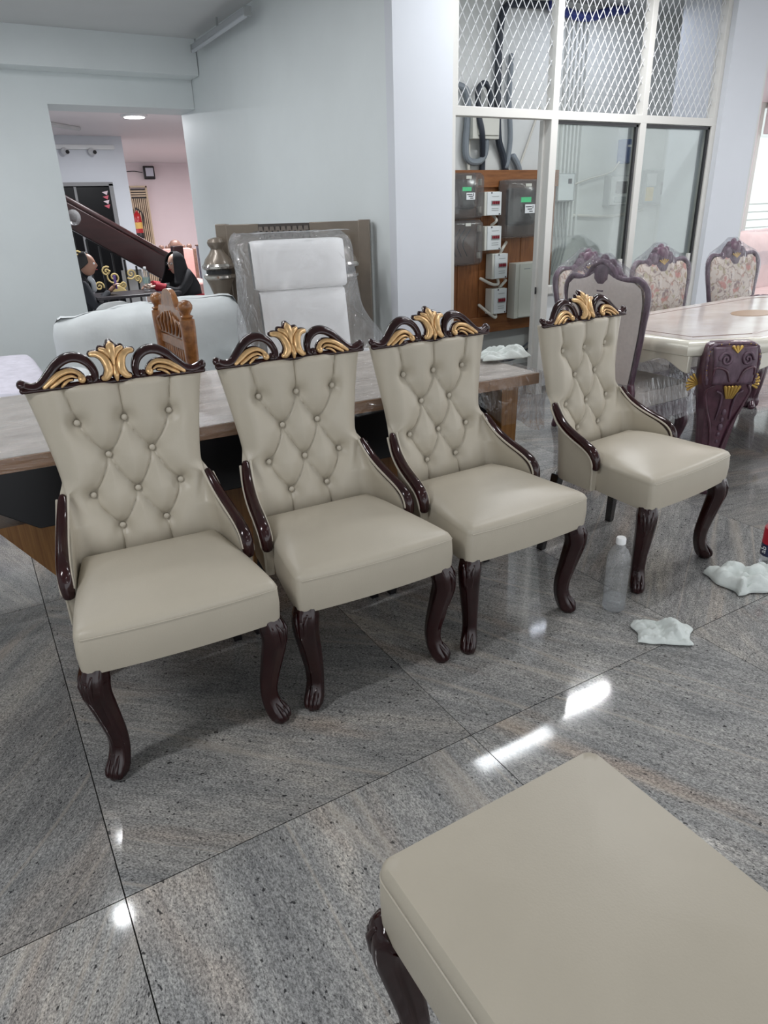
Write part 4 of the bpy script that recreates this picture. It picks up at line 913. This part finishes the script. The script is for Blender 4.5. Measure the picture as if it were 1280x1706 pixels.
apron(LX, 0, .02, 0); apron(LX, 0, LY-.05, 0); apron(LY, .05, 0, R(90)); apron(LY, LX-.02, 0, R(90))
def carved_leg(cx, cy, a):
    D = Vector((math.cos(a), math.sin(a), 0)); S = Vector((-D.y, D.x, 0)); O = Vector((cx, cy, 0))
    lv = [(.778, .095, .055, .01), (.76, .125, .07, .015), (.70, .133, .08, .022), (.60, .130, .08, .022), (.54, .116, .072, .016), (.46, .100, .065, .006), (.34, .080, .055, -.006), (.22, .066, .048, -.014), (.12, .050, .042, -.014), (.075, .048, .044, -.008), (.05, .062, .058, .004), (.02, .060, .062, .01), (0, .05, .05, .01)]
    rs = []
    for z, w_, d, o in lv:
        ring = []
        for k in range(28):
            th = 2*math.pi*k/28; cx_, sx_ = math.cos(th), math.sin(th)
            e = lambda q: math.copysign(abs(q)**.62, q)
            fl = 1+.05*math.cos(th*7) if .1 < z < .56 else 1
            ring.append(O+D*(e(cx_)*d*fl+o)+S*(e(sx_)*w_*fl)+Vector((0, 0, z)))
        rs.append(ring)
    sm = []
    for k in range(28):
        sm.append(spline([r_[k] for r_ in rs], 60))
    rs2 = [[sm[k][j] for k in range(28)] for j in range(61)]
    lg = MB().rings(rs2).build('leg', 'plum_carved', T2, ang=50)
    def on(s, z, out=0):
        w_ = interp([(q[0], q[1]) for q in reversed(lv)], z); d = interp([(q[0], q[2]) for q in reversed(lv)], z); o = interp([(q[0], q[3]) for q in reversed(lv)], z)
        f = min(.98, abs(s/w_)); dd = d*(1-f**3.2)**.31
        return O+D*(dd+o+out)+S*s+Vector((0, 0, z))
    # rope border around the shield
    bp = [(-.112, .585), (-.122, .65), (-.120, .72), (-.095, .765), (0, .772), (.095, .765), (.120, .72), (.122, .65), (.112, .585)]
    P = spline([(s, z, 0) for s, z in bp], 48); MB().tube([on(p.x, p.y, .004) for p in P], lambda f: .0075*(1+.28*math.sin(f*190)), 8).build('rope_border', 'plum_antique', lg, ang=60)
    for i in range(2, 47, 2): sphere(on(P[i].x, P[i].y, .009), .0035, 6).build('rope_bead', 'gold_leaf', lg)
    # upper shield plate, scroll volutes
    MB().grid(16, 12, lambda u, v: on((-.105+.21*u)*(1-.12*(1-v)), .585+.175*v, .006)).build('shield', 'plum_antique', lg, solid=.008)
    for sg in (-1, 1):
        MB().tube([on(sg*(.05+.03*(1-i/30)*math.cos(i*.38)), .705+.034*(1-i/30)*math.sin(i*.38), .014) for i in range(28)], [.0075, .005], 8).build('volute', 'plum_antique', lg, ang=60)
        MB().tube(spline([on(sg*.02, .60, .012), on(sg*.045, .655, .014), on(sg*.09, .665, .012), on(sg*.098, .63, .012)], 18), [.004, .007, .006, .004], 8).build('carved_band', 'plum_carved', lg, ang=60)
        MB().tube(spline([on(sg*.085, .575, .006), on(sg*.105, .54, .006), on(sg*.085, .46, .006), on(sg*.05, .36, .006), on(sg*.03, .25, .005), on(sg*.018, .12, .004)], 26), [.006, .008, .007, .006, .005, .004], 8).build('carved_band', 'plum_carved', lg, ang=60)
        MB().tube(spline([on(sg*.06, .55, .006), on(sg*.035, .53, .007), on(sg*.03, .47, .006), on(sg*.035, .40, .005)], 18), [.006, .006, .005, .003], 8).build('carved_band', 'plum_antique', lg, ang=60)
        for k in range(6):
            a_ = R(-30+18*k); p0 = O+S*sg*.122+D*.01+Vector((0, 0, .57)); MB().tube([p0, p0+S*sg*.055*math.cos(a_)+Vector((0, 0, .055*math.sin(a_)))], [.003, .007], 6).build('gilt_fan', 'gold_leaf', lg)
    for k in range(5):
        s = (k-2)*.014; MB().tube([on(s*.5, .515, .012), on(s*1.2, .575, .016)], [.004, .008], 8).build('gilt_palmette', 'gold_leaf', lg)
    for k in range(3): MB().tube([on(0, .735, .013), on((k-1)*.02, .762, .014)], [.003, .008], 8).build('gilt_palmette', 'gold_leaf', lg)
    for z, r in ((.44, .012), (.40, .009), (.36, .014), (.32, .009), (.28, .007)): sphere(on(0, z, .002), r, 10, (1, 1, 1.5)).build('drop_bead', 'plum_antique', lg)
    sphere(on(0, .055, .006), .012, 8).build('toe_bead', 'gold_leaf', lg)
for (x, y, a) in ((.195, .115, 236), (LX-.195, .115, 304), (LX-.195, LY-.115, 56), (.195, LY-.115, 124)): carved_leg(x, y, R(a))

def make_floral():
    t = thing('upholstered_chair', 'x', 'chair', group='plum framed floral chairs around the marble table')
    out = [(-.19, .50), (-.215, .62), (-.245, .78), (-.268, .92), (-.262, .985), (-.215, 1.025), (-.15, 1.02), (-.10, 1.03), (-.06, 1.075), (0, 1.10), (.06, 1.075), (.10, 1.03), (.15, 1.02), (.215, 1.025), (.262, .985), (.268, .92), (.245, .78), (.215, .62), (.19, .50)]
    def lean(x, z, d): return (x, .24+.12*(z-.48)+d-.10*(x/.27)**2*.2, z)
    P = [(p.x, p.y) for p in spline([(a, b, 0) for a, b in out], 70)]
    MB().tube([lean(a, b, 0) for a, b in P], .015, 10).build('back_frame', 'plum_antique', t, ang=60)
    def panel(u, v, d, bul):
        # u across, v height inside the outline
        z = .52+.54*v; w_ = interp([(.50, .19), (.62, .215), (.78, .245), (.92, .262), (.985, .252), (1.02, .20), (1.04, .10), (1.06, .07)], z)-.012
        zz = min(z, 1.02+.05*math.exp(-((u-.5)*2*w_/.06)**2)); x = (u-.5)*2*w_
        return lean(x, zz, d-bul*(1-abs(2*u-1)**3)*(1-abs(2*v-1)**4))
    MB().grid(22, 22, lambda u, v: panel(u, v, -.008, .035)).build('back_cushion', 'floral', t)
    MB().grid(22, 22, lambda u, v: panel(u, v, .012, -.012)).build('back_cloth', 'chair_back_cloth', t)
    cr_ = MB()
    for k, (x, z, r) in enumerate(((0, 1.045, .075), (-.065, 1.03, .055), (.065, 1.03, .055), (-.115, 1.01, .036), (.115, 1.01, .036), (0, .985, .07), (0, 1.105, .03), (-.05, 1.085, .03), (.05, 1.085, .03), (-.045, .96, .045), (.045, .96, .045))):
        s = sphere((0, 0, 0), r, 10, (1, .5, 1)); cr_.add([Vector(v)+Vector(lean(x, z, -.012)) for v in s.v], s.f)
    cr_.build('crest', 'plum_antique', t, ang=60)
    for k in range(5): MB().tube([lean(0, 1.0, -.045), lean((k-2)*.018, 1.035-.004*abs(k-2), -.042)], [.003, .006], 6).build('crest_fan', 'gold_leaf', t)
    lv = [(.01, .40), (0, .41), (0, .46), (.01, .485)]
    so = lambda ins: rrect(.255-ins, .235-ins, .06, 5)
    MB().rings(seat_rings(so, lv, .045, 0, 0, .485, 9, 2.2)).build('seat', 'seat_cloth', t, ang=50)
    MB().rings([[(x, y, z) for x, y in rrect(.262, .242, .06, 5)] for z in (.33, .345, .40, .41)]).build('seat_rail', 'plum_carved', t, ang=40)
    for k in range(7): a_ = R(180+30*k); MB().tube([(0, -.245, .37), (.045*math.cos(a_), -.247, .37+.035*math.sin(a_))], [.003, .007], 6).build('rail_fan', 'gold_leaf', t)
    for s in (-1, 1):
        MB().tube(spline([(.20*s, -.185, .34), (.225*s, -.215, .28), (.20*s, -.19, .14), (.19*s, -.18, .06), (.215*s, -.205, .012)], 24), [.035, .036, .022, .018, .024], 12, flute=.06, nf=6).build('leg', 'plum_carved', t, ang=60)
        MB().tube(spline([(.195*s, .235, .52), (.205*s, .215, .36), (.20*s, .23, .15), (.205*s, .27, .012)], 18), [.02, .026, .022, .02], 10).build('leg', 'plum_carved', t, ang=60)
    # stretch film around back and over the seat
    def fl(u, v):
        a = 2*math.pi*u; z = .50+.64*v; w_ = interp([(.50, .205), (.78, .262), (.92, .292), (.99, .285), (1.04, .24), (1.09, .12), (1.14, .05)], z); c_, s_ = math.cos(a), math.sin(a)
        w_ += .010*noise.noise((c_*2, s_*2, z*7)); d = .055+.012*noise.noise((c_*3, z*6, 4)); d *= min(1, (1.15-z)/.12)
        x, y, zz = lean(w_*math.copysign(abs(c_)**.8, c_), z, 0); return (x, y+d*s_, zz)
    MB().grid(36, 20, fl).build('film', 'film', t)
    def fs(u, v):
        a, b = (u-.5)*2, (v-.5)*2; x, y = a*.30, b*.29-.02
        z = .545-.20*max(0, max(abs(a), abs(b))-.80)/.2*1.1+.012*noise.noise((x*8, y*8, 2)); return (x, y, z)
    MB().grid(26, 26, fs).build('film', 'film_loose', t, ang=50)
    return t
fc = make_floral()
FL = [((3.55, 3.10), R(0), 'floral backed chair partly hidden behind the wrapped chair back'), ((4.20, 3.06), R(1), 'middle floral backed chair on the far side of the marble table'),
      ((4.99, 3.06), R(0), 'rightmost floral backed chair on the far side of the marble table'), ((3.08, 2.57), R(92), 'wrapped chair seen from behind at the end of the marble table')]
for i, ((x, y), a, lab) in enumerate(FL):
    o = fc if i == 0 else copy_tree(fc)
    o.location = (x, y, 0); o.rotation_euler = (0, 0, a); o['label'] = lab
o.scale = (.96, .96, 1.03)
for q in C.objects:
    if q.name.startswith('upholstered_chair') and q.parent is None and q != o: q.scale = (1.1, 1, 1.0)

# ================================================================== BACKGROUND FURNITURE
def hull(name, m, parent, hx, hy, lv, nz_=0, r=.08, seed=0, n=7, crown=.03, fold=0):
    rs = []
    base = rrect(1, 1, .0001, 1)
    for ins, z in lv:
        ol = []
        for x, y in rrect(hx-ins, hy-ins, r, n): ol.append((x, y))
        # densify
        d = []
        for (a, b), (c_, e) in zip(ol, ol[1:]+ol[:1]):
            L_ = math.hypot(c_-a, e-b); k = max(1, int(L_/.03))
            d += [(a+(c_-a)*i/k, b+(e-b)*i/k) for i in range(k)]
        rs.append([(x, y, z) for x, y in d])
    nmax = max(len(q) for q in rs)
    def resamp(q, k):
        L_ = [0]
        for a, b in zip(q, q[1:]+q[:1]): L_.append(L_[-1]+math.dist(a, b))
        o = []; j = 0; qq = q+q[:1]
        for i in range(k):
            t_ = L_[-1]*i/k
            while L_[j+1] < t_: j += 1
            f = (t_-L_[j])/max(1e-9, L_[j+1]-L_[j]); a, b = Vector(qq[j]), Vector(qq[j+1]); o.append(a.lerp(b, f))
        return o
    rs = [resamp(q, nmax) for q in rs]; z1 = rs[-1][0].z
    top = rs[-1]
    for i in range(1, 9): s = 1-i/8*.98; rs.append([Vector((p.x*s, p.y*s, z1+crown*(1-s**2))) for p in top])
    if nz_:
        for q in rs:
            for p in q:
                k = noise.noise((p.x*2.6+seed, p.y*2.6, p.z*3.0)); f = noise.noise((p.x*7+seed, p.y*7, p.z*2.0))
                p.x *= 1+nz_*.6*k; p.y *= 1+nz_*1.0*k+nz_*.5*f; p.z += nz_*(.35*k+.25*f)*min(1, p.z/.3)
                if fold:
                    q_ = fold*(noise.noise((p.x*9+seed, p.y*9, 3+p.z*1.2))*max(.15, 1-p.z/z1)-.55*abs(noise.noise((p.x*5+p.z*4+seed, p.y*5, p.z*3.5)))*min(1, p.z/.3)); p.x += q_*(1 if p.x > 0 else -1); p.y += q_*(1 if p.y > 0 else -1)
                    p.z += (.035*p.x-.5*fold*abs(noise.noise((p.x*4+seed, p.y*6, 9))))*min(1, p.z/.3)
    return MB().rings(rs).build(name, m, parent, ang=60)
sf = thing('covered_sofa', 'long sofa under a draped white dust sheet behind the long table', 'sofa', (1.02, 4.63, 0), -.03)
hull('back_cover', 'white_sheet', sf, .60, .14, [(-.03, .02), (-.02, .15), (-.01, .3), (-.005, .4), (0, .5), (0, .56), (0, .62), (0, .67), (.002, .72), (.005, .76), (.012, .80), (.03, .845), (.06, .875), (.08, .89)], .09, .12, 2.2, fold=.03, crown=.02)
hull('seat_cover', 'white_sheet', sf, .54, .20, [(-.03, .02), (-.01, .2), (.0, .38), (.03, .44)], .06, .10, 4.2, fold=.03).location = (0, -.28, 0)
for s in (-1, 1): hull('arm_cover', 'white_sheet', sf, .10, .24, [(-.02, .02), (0, .3), (.0, .50), (.03, .58)], .09, .07, 6+s, fold=.02).location = (.52*s, -.24, 0)
# recliner in a bag
rc = thing('recliner', 'white leather recliner with tall back inside a loose clear plastic bag', 'armchair', (1.69, 3.62, 0), -.12)
def pad(x0, x1, z0, z1, y0, y1, lean_, nm):
    def f(u, v):
        a = 2*math.pi*v; c_, s_ = math.cos(a), math.sin(a); e = lambda q, k: math.copysign(abs(q)**k, q)
        xx = (x0+x1)/2+(x1-x0)/2*(2*u-1); ed = (1-abs(2*u-1)**8)**.5 if abs(2*u-1) < 1 else 0
        z = (z0+z1)/2+(z1-z0)/2*e(s_, .4)*(.93+.07*ed); y = (y0+y1)/2+(y1-y0)/2*e(c_, .45)*(.25+.75*ed)
        return (xx, y+lean_*(z-.45), z)
    return MB().grid(24, 28, f).build(nm, 'white_leather', rc, ang=60)
pad(-.275, .275, 1.00, 1.265, .02, .24, .16, 'head_cushion'); pad(-.255, .255, .46, 1.01, .03, .22, .16, 'back_cushion'); pad(-.27, .27, .32, .50, -.42, .12, 0, 'seat_cushion')
for s in (-1, 1): pad(s*.39-.10, s*.39+.10, .18, .64, -.42, .26, 0, 'arm')
MB().box((0, -.08, .10), (.80, .62, .19)).build('base', 'white_leather', rc, bev=.03)
def bag(u, v):
    a = 2*math.pi*u; c_, s_ = math.cos(a), math.sin(a); z = .60+.70*v
    wx = .31+.08*(1-v)+.03*noise.noise((c_*2, s_*2, v*4)); wy = .20+.03*noise.noise((c_*3, s_*2, v*5))
    if v > .86: k = 1-((v-.86)/.14)**3*.75; wy *= k; wx *= .90+.10*k
    x = wx*math.copysign(abs(c_)**.55, c_); y = .18+.16*(z-.45)+wy*math.copysign(abs(s_)**.6, s_)
    x -= .07*math.exp(-((v-.90)/.16)**2)*max(0, -c_)**3; x += .10*math.exp(-((v-.12)/.2)**2)*max(0, c_)**3
    z += .02*noise.noise((c_*3, s_*3, 1))
    return (x, y, z)
bg = MB(); bg.grid(64, 34, bag); bg.grid(10, 8, lambda u, v: (-.33+.66*u, .16+.16*.85+.10*(v-.5), 1.302+.01*noise.noise((u*5, v*5, 2)))); bg.build('plastic_bag', 'bag_film', rc, ang=60)
# headboard leaning in the corner
hb = thing('headboard', 'taupe lacquered headboard with woven centre leaning near the side wall', 'headboard', (2.475, 4.345, 0), math.atan2(.64, -.88))
HW = 1.06     # local +x runs from the right end (near the wall) to the left end
for x0, x1 in ((0, .08), (.98, 1.06)): MB().box(((x0+x1)/2, -.015, .6725), (x1-x0, .075, 1.345)).build('stile', 'taupe_lacquer', hb, bev=.006)
MB().box((.24, .0, .6725), (.34, .04, 1.335)).build('side_panel', 'taupe_lacquer', hb, bev=.004); MB().box((.88, .0, .6725), (.24, .04, 1.335)).build('side_panel', 'taupe_lacquer', hb, bev=.004)
MB().box((.585, .005, .67), (.35, .03, 1.335)).build('woven_panel', 'dark_weave', hb, ang=0)
wv = None
for j in range(23):
    for i in range(9):
        b = MB() if wv is None else None
        if b is not None:
            b.prism([(-.018, -.012), (.018, -.012), (.012, .014), (-.012, .014)], 0, .008, XZ(0)); o = wv = b.build('weave_strip', 'weave_light', hb, ang=0)
        else: o = wv.copy(); C.objects.link(o)
        o.location = (.43+.039*i+(.018 if j % 2 else 0), .02, .745+.0255*j)
def urn(x, y, label):
    t = thing('bed_post', label, 'bed post', (x, y, 0), 0, 'urn topped bed posts leaning by the headboard')
    MB().lathe([(.04, 0), (.05, .02), (.045, .55), (.045, .82), (.055, .90), (.075, .96), (.095, 1.0)], 24).build('shaft', 'taupe_lacquer', t)
    MB().lathe([(.095, 1.0), (.105, 1.01), (.105, 1.025), (.09, 1.035)], 24).build('collar', 'chrome', t)
    MB().lathe([(.086, 1.035), (.086, 1.06)], 24).build('neck_band', 'gasket', t)
    MB().lathe([(.09, 1.06), (.108, 1.072), (.112, 1.085), (.10, 1.10)], 24).build('collar', 'chrome', t)
    MB().lathe([(.098, 1.10), (.085, 1.13), (.055, 1.165), (.04, 1.19), (.042, 1.2), (.055, 1.215), (.06, 1.235), (.05, 1.255), (.02, 1.265)], 24).build('finial', 'taupe_lacquer', t)
urn(1.57, 4.86, 'urn topped taupe bed post at the left end of the headboard'); urn(2.22, 4.28, 'urn topped taupe bed post half hidden by the bagged recliner')
# carved teak chair
tk = thing('carved_chair', 'carved teak chair with ball finials and spindle back before the covered sofa', 'chair', (.76, 3.74, 0), R(-88))
for s in (-1, 1):
    MB().lathe([(.026, 0), (.028, .02), (.022, .06), (.028, .10), (.028, .42), (.032, .46), (.028, .62), (.034, .64), (.028, .655), (.036, .672), (.028, .69), (.036, .705), (.030, .72), (.033, .74), (.037, .90), (.036, .935), (.026, .94), (.034, .95), (.020, .958), (.022, .965), (.034, .985), (.036, 1.0), (.026, 1.02), (.008, 1.028)], 14, (.245*s, .17, 0)).build('post', 'carved_teak', tk, ang=40)
    MB().lathe([(.022, 0), (.026, .02), (.02, .06), (.028, .20), (.024, .30), (.03, .36), (.03, .42)], 14, (.20*s, -.20, 0)).build('leg', 'carved_teak', tk, ang=40)
cp = spline([(-.21, .90, 0), (-.205, .94, 0), (-.17, .975, 0), (-.12, .98, 0), (-.10, 1.02, 0), (-.06, 1.055, 0), (0, 1.065, 0), (.06, 1.055, 0), (.10, 1.02, 0), (.12, .98, 0), (.17, .975, 0), (.205, .94, 0), (.21, .90, 0)], 40)
MB().prism([(p.x, p.y) for p in cp]+[(.21, .83), (-.21, .83)], -.015, .015, XZ(.17)).build('crest_panel', 'carved_teak', tk, ang=30, bev=.004)
for k in range(7):
    x = (k-3)*.056; MB().tube(spline([(x, .148, .845), (x*1.15+.012, .146, .90), (x*.8, .148, .955-.006*abs(k-3)**1.5)], 12), [.006, .011, .004], 8).build('crest_leaf', 'carved_teak', tk, ang=60)
MB().box((0, .17, .80), (.45, .028, .05)).build('back_rail', 'carved_teak', tk, bev=.004); MB().box((0, .17, .50), (.45, .028, .05)).build('back_rail', 'carved_teak', tk, bev=.004)
for k in range(11): MB().tube([(-.19+.038*k, .17, .52), (-.19+.038*k, .17, .78)], .008, 6).build('spindle', 'carved_teak', tk)
MB().rings([[(x, y, z) for x, y in rrect(.27, .215, .03, 4)] for z in (.41, .42, .45, .455)]).build('seat', 'carved_teak', tk, ang=40)
# mattress
mt = thing('mattress', 'quilted lilac white mattress with purple border by the left wall', 'mattress', (-.62, 5.0, 0), 0)
hull('body', 'mattress_cloth', mt, .98, .72, [(.02, .30), (0, .32), (-.01, .40), (0, .48), (.03, .52)], .015, .08, 1.0, crown=.02)
MB().rings([[(x, y, z) for x, y in rrect(.975, .715, .08, 6)] for z in (.265, .275, .295, .305)]).build('border', 'purple_cloth', mt, ang=50)
MB().box((0, 0, .135), (1.8, 1.36, .27)).build('bed_base', 'laminate', mt, bev=.01)
# blush sofa far right
bs = thing('blush_sofa', 'blush pink sofa under clear film near the far right window', 'sofa', (8.0, 5.0, 0), 0)
hull('back', 'blush_leather', bs, .85, .16, [(0, .25), (0, .7), (.0, .92), (.04, 1.02), (.08, 1.06)], .05, .10, 3.3, crown=.02)
hull('seat', 'blush_leather', bs, .85, .42, [(0, .16), (0, .35), (.03, .45)], .02, .08, 1.3).location = (0, -.38, 0)
MB().box((0, -.3, .08), (1.5, .9, .15)).build('plinth', 'rose_wood', bs, bev=.01)
MB().grid(40, 14, lambda u, v: (-.95+1.9*u, -.05-.18*(1-v)+.02*noise.noise((u*9, v*5, 1)), .72+.38*v+.05*noise.noise((u*7, v*3, 2))*v)).build('film', 'film_loose', bs)
for k, (x, z) in enumerate(((-.45, .02), (.1, .03))):
    pass
import OpenImageIO as oiio, sys, numpy as np
b=oiio.ImageBuf('/workdir/render_main.png'); a=b.get_pixels(oiio.UINT8); s=a.shape[1]/1280
for r in [(140,10),(480,180),(600,300),(220,850),(830,1450),(1100,350),(780,220),(860,820),(20,280),(680,200),(300,1580),(60,620),(450,480),(1120,540),(40,1300),(1150,1150)]:
    x,y=int(r[0]*s),int(r[1]*s); n=max(2,int(24*s)); print(r,a[y:y+n,x:x+n,:3].reshape(-1,3).mean(0).round())
